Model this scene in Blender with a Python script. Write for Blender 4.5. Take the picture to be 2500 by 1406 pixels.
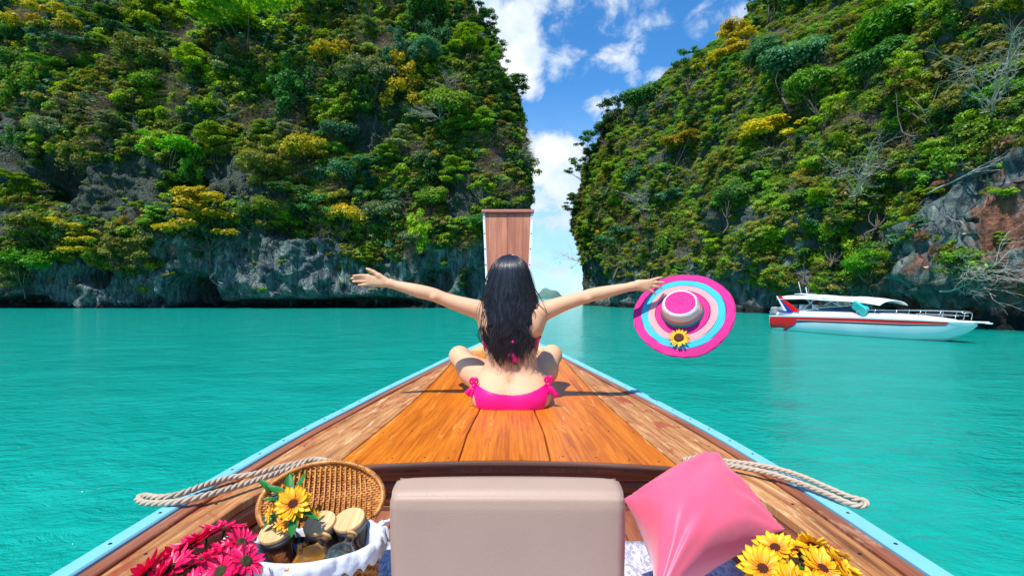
import bpy, math, random
import numpy as np
from mathutils import Vector, Matrix, Euler
for o in list(bpy.data.objects): bpy.data.objects.remove(o)
SC = bpy.context.scene
COL = SC.collection
R = math.radians
random.seed(7)
RNG = np.random.default_rng(11)

# ---------------------------------------------------------------- camera
CAMZ = 1.7; F = 1200.0; HX = 1250.0; HY = 727.0
cam = bpy.data.cameras.new('camera'); camo = bpy.data.objects.new('camera', cam); COL.objects.link(camo)
camo.location = (0, 0, CAMZ); camo.rotation_euler = (R(90), 0, 0)
cam.sensor_width = 36; cam.lens = 36*F/2500; cam.shift_y = (HY-703)/2500
cam.clip_start = 0.05; cam.clip_end = 12000
SC.camera = camo
# ---------------------------------------------------------------- sun and sky
SUN_STRENGTH = 5.0; SKY = 0.15
sun_to = Vector((0.30, 0.45, -1)).normalized()
sl = bpy.data.lights.new('sun', 'SUN'); sl.energy = SUN_STRENGTH; sl.angle = R(0.9); sl.color = (1, .965, .90)
so = bpy.data.objects.new('sun', sl); COL.objects.link(so)
so.rotation_euler = sun_to.to_track_quat('-Z', 'Y').to_euler()
SC.view_settings.view_transform = 'Standard'; SC.view_settings.look = 'None'
SC.view_settings.exposure = 0.2; SC.view_settings.gamma = 1; SC.view_settings.use_curve_mapping = False
SC.cycles.use_denoising = True
SC.cycles.max_bounces = 7; SC.cycles.diffuse_bounces = 3; SC.cycles.glossy_bounces = 3
SC.cycles.transmission_bounces = 6; SC.cycles.transparent_max_bounces = 6
SC.cycles.sample_clamp_indirect = 6

W = bpy.data.worlds.new('World'); SC.world = W; W.use_nodes = True

class NT:
    """tiny node-graph helper"""
    def __init__(s, tree): s.t = tree; s.n = tree.nodes; s.l = tree.links
    def new(s, typ, **kw):
        n = s.n.new(typ)
        for k, v in kw.items(): setattr(n, k, v)
        return n
    def put(s, sock, v):
        if isinstance(v, bpy.types.NodeSocket): s.l.new(v, sock)
        else:
            if hasattr(sock.default_value, '__len__') and not hasattr(v, '__len__'): v = (v,)*len(sock.default_value)
            if hasattr(v, '__len__') and len(sock.default_value) == 4 and len(v) == 3: v = tuple(v)+(1,)
            sock.default_value = v
    def math(s, op, a, b=None, c=None, clamp=False):
        n = s.new('ShaderNodeMath', operation=op); n.use_clamp = clamp
        s.put(n.inputs[0], a)
        if b is not None: s.put(n.inputs[1], b)
        if c is not None: s.put(n.inputs[2], c)
        return n.outputs[0]
    def mix(s, f, a, b, typ='MIX'):
        n = s.new('ShaderNodeMix', data_type='RGBA', blend_type=typ)
        s.put(n.inputs[0], f); s.put(n.inputs[6], a); s.put(n.inputs[7], b)
        return n.outputs[2]
    def noise(s, vec, scale=5, detail=4, rough=.55, dist=0, out=0, lac=2):
        n = s.new('ShaderNodeTexNoise'); n.noise_dimensions = '3D'
        if vec is not None: s.l.new(vec, n.inputs['Vector'])
        s.put(n.inputs['Scale'], scale); s.put(n.inputs['Detail'], detail); s.put(n.inputs['Roughness'], rough)
        s.put(n.inputs['Distortion'], dist); s.put(n.inputs['Lacunarity'], lac)
        return n.outputs[out]
    def ramp(s, f, pts, interp='LINEAR'):
        n = s.new('ShaderNodeValToRGB'); n.color_ramp.interpolation = interp
        e = n.color_ramp.elements
        while len(e) < len(pts): e.new(.5)
        for i, (p, c) in enumerate(pts):
            e[i].position = p
            e[i].color = (c, c, c, 1) if not hasattr(c, '__len__') else tuple(c)+(1,)
        s.l.new(f, n.inputs[0]); return n.outputs[0]
    def rng(s, v, a, b, c=0, d=1, smooth=False):
        n = s.new('ShaderNodeMapRange')
        if smooth: n.interpolation_type = 'SMOOTHSTEP'
        for i, x in enumerate((v, a, b, c, d)): s.put(n.inputs[i], x)
        return n.outputs[0]
    def mapv(s, vec, scale=(1, 1, 1), loc=(0, 0, 0), rot=(0, 0, 0)):
        n = s.new('ShaderNodeMapping'); s.l.new(vec, n.inputs[0])
        n.inputs['Scale'].default_value = scale; n.inputs['Location'].default_value = loc; n.inputs['Rotation'].default_value = rot
        return n.outputs[0]
    def bump(s, h, strength=.3, dist=.01, normal=None):
        n = s.new('ShaderNodeBump'); s.put(n.inputs['Strength'], strength); s.put(n.inputs['Distance'], dist)
        s.l.new(h, n.inputs['Height'])
        if normal is not None: s.l.new(normal, n.inputs['Normal'])
        return n.outputs[0]

def build_world():
    g = NT(W.node_tree); g.n.clear()
    out = g.new('ShaderNodeOutputWorld')
    sky = g.new('ShaderNodeTexSky', sky_type='NISHITA')
    sky.sun_disc = False
    sky.sun_elevation = math.asin(-sun_to.z)
    sky.sun_rotation = math.atan2(-sun_to.x, -sun_to.y)
    sky.altitude = 0; sky.air_density = 1.0; sky.dust_density = .2; sky.ozone_density = 2.0
    hs = g.new('ShaderNodeHueSaturation'); hs.inputs['Saturation'].default_value = 1.28; hs.inputs['Value'].default_value = 1.0
    g.l.new(sky.outputs[0], hs.inputs['Color'])
    bg = g.new('ShaderNodeBackground'); g.l.new(g.mix(1, hs.outputs[0], (.84, 1.17, 1.30), 'MULTIPLY'), bg.inputs[0]); bg.inputs[1].default_value = SKY
    tc = g.new('ShaderNodeTexCoord'); sep = g.new('ShaderNodeSeparateXYZ'); g.l.new(tc.outputs['Generated'], sep.inputs[0])
    az = g.math('ARCTAN2', sep.outputs[0], sep.outputs[1])
    el = g.math('ARCSINE', sep.outputs[2])
    cmb = g.new('ShaderNodeCombineXYZ'); g.put(cmb.inputs[0], az); g.put(cmb.inputs[1], g.math('MULTIPLY', el, 1.35))
    n1 = g.noise(cmb.outputs[0], 11, 10, .62, .35)
    n2 = g.noise(cmb.outputs[0], 2.2, 3, .5)
    def blob(px, py, rx, ry, amp):
        a = math.atan2(px-HX, F); e = math.atan2(HY-py, math.hypot(F, px-HX))
        ra = rx/F; re = ry/F
        dx = g.math('MULTIPLY', g.math('SUBTRACT', az, a), 1/ra); dy = g.math('MULTIPLY', g.math('SUBTRACT', el, e), 1/re)
        d = g.math('ADD', g.math('MULTIPLY', dx, dx), g.math('MULTIPLY', dy, dy))
        return g.math('MULTIPLY', g.math('SUBTRACT', 1, g.math('POWER', d, .8), clamp=True), amp)
    acc = None
    for b in [(1240, 130, 120, 150, 1.5), (1170, 50, 150, 110, 1.3), (1400, 15, 280, 85, .60), (1385, 158, 100, 48, .80), (1512, 140, 90, 40, .75),
              (1345, 400, 125, 100, 1.6), (1330, 480, 220, 90, 1.0), (1350, 540, 240, 70, .85), (1330, 650, 260, 60, .8), (1480, 262, 80, 50, .7), (1790, 45, 130, 60, .62), (1350, 590, 260, 140, .55),
              (1600, 190, 110, 40, .4), (1560, 60, 110, 60, .4)]:
        v = blob(*b)
        acc = v if acc is None else g.math('MAXIMUM', acc, v)
    # general fair weather clouds outside the gap
    gen = g.rng(n2, .56, .75, 0, .75)
    far = g.rng(g.math('ABSOLUTE', g.math('SUBTRACT', az, .14)), .42, .8, 0, 1, True)
    acc = g.math('MAXIMUM', acc, g.math('MULTIPLY', gen, far))
    dens = g.math('ADD', acc, g.math('MULTIPLY', g.math('SUBTRACT', n1, .5), 2.6))
    dens = g.math('MULTIPLY', dens, g.rng(acc, 0.0, .25, 0, 1, True))
    mask = g.rng(dens, .22, 1.0, 0, .96, True)
    # low horizon veil
    veil = g.rng(el, .0, .42, .80, 0, True)
    mask = g.math('MAXIMUM', mask, g.math('MULTIPLY', veil, g.rng(n1, .3, .7, .75, 1.0)))
    shade = g.noise(g.mapv(cmb.outputs[0], loc=(0.01, .035, 0)), 9, 9, .58, .25)
    cc = g.mix(g.rng(shade, .42, .62), (.93, .95, .99), (.66, .80, .93))
    cc = g.mix(g.rng(el, .06, .30, 1, 0, True), cc, g.mix(g.rng(n1, .42, .62), (.40, .62, .86), (.66, .80, .93)))
    bc = g.new('ShaderNodeBackground'); g.l.new(cc, bc.inputs[0]); bc.inputs[1].default_value = 1.0
    mx = g.new('ShaderNodeMixShader'); g.l.new(mask, mx.inputs[0]); g.l.new(bg.outputs[0], mx.inputs[1]); g.l.new(bc.outputs[0], mx.inputs[2])
    g.l.new(mx.outputs[0], out.inputs[0])
build_world()

# ---------------------------------------------------------------- helpers
def P(px, py, Y): return Vector(((px-HX)/F*Y, Y, CAMZ-(py-HY)/F*Y))

def mat(name, build, **kw):
    m = bpy.data.materials.new(name); m.use_nodes = True
    g = NT(m.node_tree); g.b = m.node_tree.nodes['Principled BSDF']; g.out = m.node_tree.nodes['Material Output']
    for k, v in kw.items(): g.put(g.b.inputs[k], v)
    g.geo = lambda: g.new('ShaderNodeNewGeometry')
    g.pos = lambda: g.new('ShaderNodeNewGeometry').outputs['Position']
    g.obj = lambda: g.new('ShaderNodeTexCoord').outputs['Object']
    if build: build(g)
    return m
def simple(name, col, rough=.5, spec=.5, metal=0, bump=None, var=.12, vscale=30, **kw):
    def f(g):
        o = g.obj(); n = g.noise(o, vscale, 4)
        c2 = tuple(min(1, c*(1+var)) for c in col); c1 = tuple(c*(1-var) for c in col)
        g.put(g.b.inputs['Base Color'], g.mix(n, c1, c2))
        if bump: g.put(g.b.inputs['Normal'], g.bump(g.noise(o, bump[0], 4), bump[1], bump[2]))
    m = mat(name, f, Roughness=rough, Metallic=metal, **kw)
    m.node_tree.nodes['Principled BSDF'].inputs['Specular IOR Level'].default_value = spec
    return m

def mesh_data(name, verts, faces, smooth=True, attrs=None):
    me = bpy.data.meshes.new(name)
    V = np.asarray(verts, dtype=np.float32).reshape(-1, 3)
    if isinstance(faces, np.ndarray) and faces.ndim == 2:
        nf, k = faces.shape
        me.vertices.add(len(V)); me.vertices.foreach_set('co', V.ravel())
        me.loops.add(nf*k); me.loops.foreach_set('vertex_index', faces.astype(np.int32).ravel())
        me.polygons.add(nf); me.polygons.foreach_set('loop_start', np.arange(0, nf*k, k, dtype=np.int32))
        me.update(calc_edges=True)
    else:
        me.from_pydata([tuple(map(float, v)) for v in V], [], [tuple(map(int, f)) for f in faces])
    if smooth is True: me.polygons.foreach_set('use_smooth', np.ones(len(me.polygons), dtype=bool))
    if attrs:
        for k, a in attrs.items():
            a = np.asarray(a, dtype=np.float32)
            at = me.attributes.new(k, 'FLOAT_VECTOR' if a.ndim == 2 else 'FLOAT', 'POINT')
            at.data.foreach_set('vector' if a.ndim == 2 else 'value', a.ravel())
    return me
def link(name, me, m=None, parent=None, mats=None):
    if m is not None and me is not None and len(me.materials) == 0: me.materials.append(m)
    if mats:
        for q in mats: me.materials.append(q)
    o = bpy.data.objects.new(name, me); COL.objects.link(o)
    if parent is not None: o.parent = parent
    return o
def part(name, vf, m, parent, smooth=True, mw=None):
    """mesh part; verts given in world space when mw (parent's matrix) is passed"""
    v, f = vf[0], vf[1]
    at = vf[2] if len(vf) > 2 else None
    if mw is not None:
        inv = mw.inverted(); a = np.asarray(v, dtype=float)
        I = np.array(inv); v = a@I[:3, :3].T+I[:3, 3]
    return link(name, mesh_data(name, v, f, smooth, at), m, parent)
def thing(name, label, cat, loc=(0, 0, 0), rot=(0, 0, 0), group=None):
    o = bpy.data.objects.new(name, None); COL.objects.link(o); o.location = loc; o.rotation_euler = rot
    o.empty_display_size = .1
    return tag(o, label, cat, group)
def tag(o, label, cat, group=None):
    o['label'] = label; o['category'] = cat
    if group: o['group'] = group
    return o
def struct(o): o['kind'] = 'structure'; return o
def stuff(o): o['kind'] = 'stuff'; return o

def merge(*vfs):
    V = []; Fc = []; n = 0
    for vf in vfs:
        v = np.asarray(vf[0], dtype=float).reshape(-1, 3); V.append(v)
        Fc += [tuple(int(i)+n for i in f) for f in vf[1]]; n += len(v)
    return np.concatenate(V), Fc
def xf(vf, M):
    M = np.array(M); v = np.asarray(vf[0], dtype=float)
    return v@M[:3, :3].T+M[:3, 3], vf[1]
def box(c, s, rz=0):
    x, y, z = (q/2 for q in s)
    v = np.array([(a*x, b*y, d*z) for d in (-1, 1) for a, b in ((-1, -1), (1, -1), (1, 1), (-1, 1))])
    ca, sa = math.cos(rz), math.sin(rz)
    v = np.stack([v[:, 0]*ca-v[:, 1]*sa, v[:, 0]*sa+v[:, 1]*ca, v[:, 2]], 1)+np.array(c)
    return v, [(0, 3, 2, 1), (4, 5, 6, 7), (0, 1, 5, 4), (1, 2, 6, 5), (2, 3, 7, 6), (3, 0, 4, 7)]
def tube(pts, r, k=8, cap=True, closed=False):
    P_ = np.asarray([tuple(p) for p in pts], dtype=float); n = len(P_)
    rr = np.full(n, r) if not hasattr(r, '__len__') else np.asarray(r, dtype=float)
    if closed: T = np.roll(P_, -1, 0)-np.roll(P_, 1, 0)
    else: T = np.gradient(P_, axis=0)
    T /= np.linalg.norm(T, axis=1)[:, None]+1e-12
    up = np.array([0, 0, 1.]) if abs(T[0, 2]) < .9 else np.array([1., 0, 0])
    N = np.zeros_like(P_); a = up-T[0]*np.dot(up, T[0]); N[0] = a/np.linalg.norm(a)
    for i in range(1, n):
        a = N[i-1]-T[i]*np.dot(N[i-1], T[i]); N[i] = a/(np.linalg.norm(a)+1e-12)
    B = np.cross(T, N)
    th = np.arange(k)*2*math.pi/k
    V = P_[:, None]+rr[:, None, None]*(np.cos(th)[None, :, None]*N[:, None]+np.sin(th)[None, :, None]*B[:, None])
    V = V.reshape(-1, 3); Fc = []
    for i in range(n if closed else n-1):
        j = (i+1) % n
        for q in range(k): Fc.append((i*k+q, i*k+(q+1) % k, j*k+(q+1) % k, j*k+q))
    if cap and not closed: Fc.append(tuple(range(k))[::-1]); Fc.append(tuple((n-1)*k+q for q in range(k)))
    return V, Fc
def lathe(prof, k=24, cap=True):
    prof = np.asarray(prof, dtype=float); n = len(prof); th = np.arange(k)*2*math.pi/k
    V = np.stack([prof[:, 0][:, None]*np.cos(th), prof[:, 0][:, None]*np.sin(th), np.repeat(prof[:, 1][:, None], k, 1)], 2).reshape(-1, 3)
    Fc = [(i*k+q, i*k+(q+1) % k, (i+1)*k+(q+1) % k, (i+1)*k+q) for i in range(n-1) for q in range(k)]
    if cap:
        if prof[0, 0] > 1e-5: Fc.append(tuple(range(k))[::-1])
        if prof[-1, 0] > 1e-5: Fc.append(tuple((n-1)*k+q for q in range(k)))
    return V, Fc
def gridf(ni, nj, closed_j=False):
    i, j = np.meshgrid(np.arange(ni-1), np.arange(nj if closed_j else nj-1), indexing='ij')
    j2 = (j+1) % nj
    return np.stack([i*nj+j, i*nj+j2, (i+1)*nj+j2, (i+1)*nj+j], -1).reshape(-1, 4)
def bevel(o, w=.004, seg=2, ang=35):
    m = o.modifiers.new('bevel', 'BEVEL'); m.width = w; m.segments = seg; m.limit_method = 'ANGLE'; m.angle_limit = R(ang); return o
def smooth_curve(pts, n):
    """Catmull-Rom"""
    p = np.array([tuple(q) for q in pts], dtype=float); m = len(p)
    pp = np.vstack([2*p[0]-p[1], p, 2*p[-1]-p[-2]]); out = []
    for t in np.linspace(0, m-1-1e-9, n):
        i = int(t); f = t-i; a, b, c, d = pp[i:i+4]
        out.append(.5*((2*b)+(-a+c)*f+(2*a-5*b+4*c-d)*f*f+(-a+3*b-3*c+d)*f**3))
    return np.array(out)
def interp(x, tab):
    t = np.array(tab); return np.interp(x, t[:, 0], t[:, 1])
def frame_to(d, up=(0, 0, 1)):
    return Vector(d).to_track_quat('Z', 'Y').to_matrix().to_4x4()

# vectorised gradient noise
_perm = np.random.default_rng(3).permutation(256); _perm = np.concatenate([_perm, _perm, _perm])
_grad = np.random.default_rng(4).normal(size=(256, 3)); _grad /= np.linalg.norm(_grad, axis=1)[:, None]
def noise3(p):
    p = np.asarray(p, dtype=float); i = np.floor(p).astype(int); f = p-i; i &= 255
    u = f*f*f*(f*(f*6-15)+10); res = 0
    for dx in (0, 1):
        for dy in (0, 1):
            for dz in (0, 1):
                h = _perm[_perm[_perm[(i[..., 0]+dx) & 255]+((i[..., 1]+dy) & 255)]+((i[..., 2]+dz) & 255)]
                g = _grad[h & 255]
                d = g[..., 0]*(f[..., 0]-dx)+g[..., 1]*(f[..., 1]-dy)+g[..., 2]*(f[..., 2]-dz)
                w = (u[..., 0] if dx else 1-u[..., 0])*(u[..., 1] if dy else 1-u[..., 1])*(u[..., 2] if dz else 1-u[..., 2])
                res = res+w*d
    return res*1.5
def fbm(p, oct=4, lac=2.03, gain=.5):
    a = 1; s = 0; p = np.asarray(p, dtype=float)
    for k in range(oct): s = s+a*noise3(p+k*17.3); p = p*lac; a *= gain
    return s
def ridged(p, oct=4):
    a = 1; s = 0; p = np.asarray(p, dtype=float)
    for k in range(oct): s = s+a*(1-2*np.abs(noise3(p+k*9.1))); p = p*2.1; a *= .5
    return s
# ================================================================ water
def m_water():
    def f(g):
        p = g.pos()
        big = g.noise(p, .035, 3, .5); mid = g.noise(g.mapv(p, (.6, 1.1, 1)), .7, 5, .65, .5)
        c = g.mix(big, (.0, .255, .205), (.002, .325, .252))
        c = g.mix(g.rng(mid, .35, .7), c, (.006, .38, .295))
        cd = g.new('ShaderNodeCameraData')
        g.put(g.b.inputs['Base Color'], c)
        w0 = g.noise(g.mapv(p, (.38, .7, 1)), .8, 3, .55, .9)
        w1 = g.noise(g.mapv(p, (.75, 1.15, 1), rot=(0, 0, .3)), 3.0, 5, .65, .8)
        w2 = g.noise(g.mapv(p, (.7, 1.3, 1), rot=(0, 0, -.3)), 11, 4, .6, .3)
        h = g.math('ADD', g.math('MULTIPLY', w0, .55), g.math('ADD', g.math('MULTIPLY', w1, .40), g.math('MULTIPLY', w2, .08)))
        g.put(g.b.inputs['Normal'], g.bump(h, .7, .30))
    m = mat('turquoise_water', f, Roughness=.11, IOR=1.33)
    m.node_tree.nodes['Principled BSDF'].inputs['Specular IOR Level'].default_value = .42
    return m
w = link('water', mesh_data('water', [(-6000, -6000, 0), (6000, -6000, 0), (6000, 6000, 0), (-6000, 6000, 0)], [(0, 1, 2, 3)]), m_water())
struct(w)

# ================================================================ cliffs
def m_rock(name, warm):
    def f(g):
        p = g.pos(); ps = g.mapv(p, (1, 1, .16))
        n1 = g.noise(p, .22, 6, .6, .4); n2 = g.noise(ps, 1.1, 7, .66, 1.0); n3 = g.noise(p, 2.6, 6, .7)
        c = g.ramp(n2, [(.30, (.016, .028, .034)), (.42, (.070, .110, .118)), (.53, (.19, .25, .24)), (.66, (.46, .50, .45))])
        c = g.mix(g.rng(n1, .50, .66), c, g.mix(n3, (.02, .085, .07), (.16, .30, .23)))          # algae green
        c = g.mix(g.rng(n1, .46, .34), c, g.mix(g.rng(n2, .4, .68), (.025, .048, .070), (.15, .205, .225)))         # blue grey limestone
        o1 = g.noise(g.mapv(p, (1, 1, .55), loc=(31, 7, 3)), .28, 5, .62, .8)
        rust = g.ramp(n3, [(.35, (.10, .035, .02)), (.6, (.40, .15, .07)), (.75, (.50, .30, .19))])
        if warm:
            sp = g.new('ShaderNodeSeparateXYZ'); g.l.new(p, sp.inputs[0])
            near = g.rng(sp.outputs[1], 62, 34, 0, 1, True)
            c = g.mix(g.math('MULTIPLY', g.rng(o1, .50, .56), g.math('MULTIPLY_ADD', near, .75, .2)), c, rust)
            c = g.mix(g.math('MULTIPLY', near, g.rng(n2, .55, .7, 0, .6)), c, (.38, .38, .36))
        else:
            c = g.mix(g.rng(o1, .62, .68, 0, .8), c, rust)
        sp = g.new('ShaderNodeSeparateXYZ'); g.l.new(p, sp.inputs[0])
        wet = g.math('ADD', sp.outputs[2], g.math('ADD', g.math('MULTIPLY', g.math('SUBTRACT', n3, .5), 1.2), g.math('MULTIPLY', g.math('SUBTRACT', g.noise(p, .35, 3), .5), 3.5)))
        c = g.mix(g.rng(wet, 1.3, .5), c, (.008, .009, .010))
        soil = g.math('ADD', sp.outputs[2], g.math('MULTIPLY', g.math('SUBTRACT', g.noise(p, .13, 4), .5), 22))
        mossy = g.mix(n3, (.014, .028, .016), (.080, .105, .060))
        c = g.mix(g.rng(soil, 9, 15, 0, .88), c, mossy) if not warm else g.mix(g.math('MULTIPLY', g.rng(soil, 5, 10, 0, .88), g.rng(sp.outputs[1], 34, 42)), c, mossy)
        g.put(g.b.inputs['Base Color'], c)
        vo = g.new('ShaderNodeTexVoronoi'); vo.feature = 'DISTANCE_TO_EDGE'; vo.inputs['Scale'].default_value = .9; g.l.new(g.mapv(g.new('ShaderNodeVectorMath', operation='ADD').outputs[0] if False else p, (1, 1, .4)), vo.inputs['Vector'])
        fine = g.math('ADD', g.math('ADD', g.math('MULTIPLY', n2, 1.0), g.math('MULTIPLY', n3, .6)), g.math('MULTIPLY', g.rng(vo.outputs['Distance'], 0, .10), .35))
        g.put(g.b.inputs['Normal'], g.bump(fine, 1.0, 1.1))
    return mat(name, f, Roughness=.8)
ROCK_L = m_rock('left_cliff_rock', False); ROCK_R = m_rock('right_cliff_rock', True)

def edge_tab_x(tab, Yof):   # photograph silhouette (py, px) -> world X as a function of height
    def fx(t, Y):
        py = HY-(t-CAMZ)/Y*F
        return (interp(py, tab)-HX)/F*Y
    return fx

# ---- left cliff: front wall along X, rounded corner, flank running away into the channel
ts = np.concatenate([np.arange(-2, 22, .32), np.arange(22, 84, .55)])
def setL(t):
    return interp(t, [(-2, .5), (0, .6), (1.5, .9), (3, 0), (9, -.6), (13, -1.2), (15, -.6), (22, 1.5), (45, 9), (84, 30)])
tabL = [(-400, 1000), (-120, 1100), (0, 1135), (80, 1185), (150, 1200), (200, 1238), (240, 1248), (300, 1258), (370, 1270), (430, 1274), (500, 1262), (560, 1225), (600, 1205), (640, 1200), (700, 1200), (752, 1196), (790, 1196)]
fL = edge_tab_x(tabL, None)
us = np.concatenate([np.arange(-150, -70, .8), np.arange(-70, 0, .34)])   # distance left of the edge
fl = np.concatenate([np.arange(0.25, 8, .4), np.arange(8, 70, 1.6)])      # arc length round the corner and along the flank
def left_point(a, t):
    """a<0: front, a>0: flank"""
    Y0 = 82+setL(t); X0 = fL(t, Y0)
    Rr = 5.0; front = a < 0
    ang = np.clip(a/Rr, 0, math.pi/2)
    X = np.where(front, X0-Rr+a, X0-Rr+Rr*np.sin(ang)-np.maximum(a-Rr*math.pi/2, 0)*.06)
    Y = np.where(front, Y0, Y0+Rr*(1-np.cos(ang))+np.maximum(a-Rr*math.pi/2, 0))
    nx = np.where(front, 0, np.sin(ang)); ny = np.where(front, -1, -np.cos(ang))
    return X, Y, nx, ny
A, T = np.meshgrid(np.concatenate([us, fl]), ts, indexing='ij')
X, Y, nx, ny = left_point(A, T)
p = np.stack([X, Y, T], -1)
def rockdisp(p, amp=1.0):
    big = fbm(p*np.array([.055, .055, .045]), 3)*4.2
    flute = ridged(p*np.array([.35, .35, .09])+5, 3)*.75
    med = fbm(p*.42+9, 4)*1.3
    fine = fbm(p*1.6+3, 3)*.34+ridged(p*np.array([.9, .9, .30])+8, 2)*.30
    return (big+flute+med+fine)*amp
D = rockdisp(p)
# caves and overhangs worn into the foot of the wall
def cave(px, py, rx, ry, depth, Yc=82):
    c = P(px, py, Yc); q = ((p[..., 0]-c.x)/(rx/F*Yc))**2+((p[..., 2]-c.z)/(ry/F*Yc))**2
    return -1.5*depth*np.exp(-q**3)
for cv in [(478, 715, 46, 45, 9), (250, 672, 38, 28, 6), (60, 735, 70, 16, 5), (1070, 685, 36, 32, 7), (1155, 690, 26, 36, 8), (690, 742, 160, 12, 4),
           (430, 460, 60, 50, 4), (130, 450, 60, 70, 3.5), (20, 340, 30, 60, 6), (900, 738, 120, 14, 4), (740, 560, 90, 30, 2.5)]:
    D = D+cave(*cv)
fade = np.clip((3-A)/6, .25, 1)*np.where(A > -6, .45, 1); fade = np.where(A > 0, .35, fade)
P3 = p.copy(); P3[..., 0] += D*nx*fade; P3[..., 1] += D*ny*fade
P3[..., 2] += fbm(p*.5+20, 3)*.7*np.clip((T-1)/4, 0, 1)
LEFT = (P3.reshape(-1, 3), gridf(*A.shape)[:, ::-1].copy())
cl = link('cliff', mesh_data('cliff', LEFT[0], LEFT[1], True), ROCK_L); struct(cl)

# ---- right cliff: receding wall, silhouette climbs to the right
base = np.array([(60, -30), (40, -4), (31, 14), (27.2, 26), (29.6, 42), (27.6, 58), (22.5, 80), (18.2, 104), (17.4, 112), (18.6, 118), (24, 124), (50, 130), (90, 134)])
seg = smooth_curve(base, 900); dl = np.concatenate([[0], np.cumsum(np.linalg.norm(np.diff(seg, axis=0), axis=1))])
ii = []; last = -9
for i, (q, l) in enumerate(zip(seg, dl)):
    step = .26 if 22 < q[1] < 60 else (.42 if q[1] < 119 and q[0] < 24 and q[1] > 20 else 1.3)
    if l-last >= step: ii.append(l); last = l
ss = np.array(ii)
sx = np.interp(ss, dl, seg[:, 0]); sy = np.interp(ss, dl, seg[:, 1])
tx = np.gradient(sx, ss); ty = np.gradient(sy, ss); ln = np.hypot(tx, ty); nxr = -ty/ln; nyr = tx/ln     # towards the water
tsr = np.concatenate([np.arange(-2, 24, .26), np.arange(24, 84, .6)])
S, T = np.meshgrid(np.arange(len(ss)), tsr, indexing='ij')
tabR = [(-500, 2300), (-200, 2060), (0, 1880), (50, 1850), (95, 1790), (160, 1725), (220, 1610), (290, 1515), (360, 1465), (430, 1440), (500, 1428), (560, 1415), (600, 1425), (640, 1428), (700, 1432), (745, 1437), (790, 1440)]
fR = edge_tab_x(tabR, None)
YY = sy[S]
edgeset = fR(T, np.full_like(T, 112.0))-17.4
nearset = interp(T, [(-2, .3), (0, .5), (1.2, .8), (2.6, 0), (6, .3), (9, 1.2), (14, 4.0), (30, 11), (84, 52)])
wgt = np.clip((YY-55)/(108-55), 0, 1); wgt = wgt*wgt*(3-2*wgt)
st = nearset*(1-wgt)+np.maximum(edgeset, nearset*.0-3)*wgt
# beyond the corner the hill only moves sideways
dirx = np.where(YY > 108, 1.0, -nxr[S]); diry = np.where(YY > 108, 0.0, -nyr[S])
kk = np.clip((YY-92)/16, 0, 1); dirx = (-nxr[S])*(1-kk)+kk; diry = (-nyr[S])*(1-kk); nn = np.hypot(dirx, diry); dirx /= nn; diry /= nn
X = sx[S]+dirx*st; Y = sy[S]+diry*st
p = np.stack([X, Y, T], -1)
D = rockdisp(p+40, .9)
amp = np.where(YY > 100, .35, 1.0)*np.clip((Y-5)/20, .3, 1)
big_r = fbm(p*np.array([.22, .22, .16])+70, 3)*1.0
D = (D+big_r)*amp
def cave2(px, py, Yc, rx, ry, depth):
    c = P(px, py, Yc); q = ((p[..., 0]-c.x)**2+(p[..., 1]-c.y)**2)/(rx**2)+((p[..., 2]-c.z)/ry)**2
    return -depth*np.exp(-q*q)
for cv in [(1500, 700, 98, 7, 3.5, 5), (1620, 740, 75, 6, 1.2, 3), (1900, 735, 50, 3.5, .9, 3), (2260, 700, 36, 2.2, 2.0, 2.2), (2200, 760, 37, 3, .8, 2.5), (2380, 560, 31, 1.6, 3.5, 1.8), (2050, 610, 48, 5, 3, 2)]:
    D = D+cave2(*cv)
P3 = p.copy(); P3[..., 0] -= D*dirx; P3[..., 1] -= D*diry
P3[..., 2] += fbm(p*.6+50, 3)*.6*np.clip((T-1)/4, 0, 1)
RIGHT = (P3.reshape(-1, 3), gridf(*S.shape)[:, ::-1].copy())
cr = link('cliff', mesh_data('cliff', RIGHT[0], RIGHT[1], True), ROCK_R); struct(cr)

# boulders at the water's edge under the right cliff
# ---- a far island seen through the gap
def dome_island(x, y, rx, ry, h, seed):
    n, k = 14, 48; V = []
    for i in range(n):
        r = 1-i/(n-1)
        for j in range(k):
            a = j*2*math.pi/k; V.append((x+rx*r*math.cos(a), y+ry*r*math.sin(a), 0))
    V = np.array(V); rr = np.hypot((V[:, 0]-x)/rx, (V[:, 1]-y)/ry)
    V[:, 2] = h*(1-rr**3)*(1+.5*noise3(V*.045+seed))-1.5
    return V, gridf(n, k, True)
m_isl = mat('island_green', lambda g: g.put(g.b.inputs['Base Color'], g.mix(g.noise(g.pos(), .05, 6, .6), (.05, .12, .10), (.16, .26, .20))), Roughness=1)
isl = link('island', mesh_data('island', *dome_island(72, 960, 27, 20, 22, 2)), m_isl); struct(isl)
isl2 = link('island', mesh_data('island', *dome_island(120, 2100, 130, 60, 20, 5)), m_isl); struct(isl2)

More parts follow.
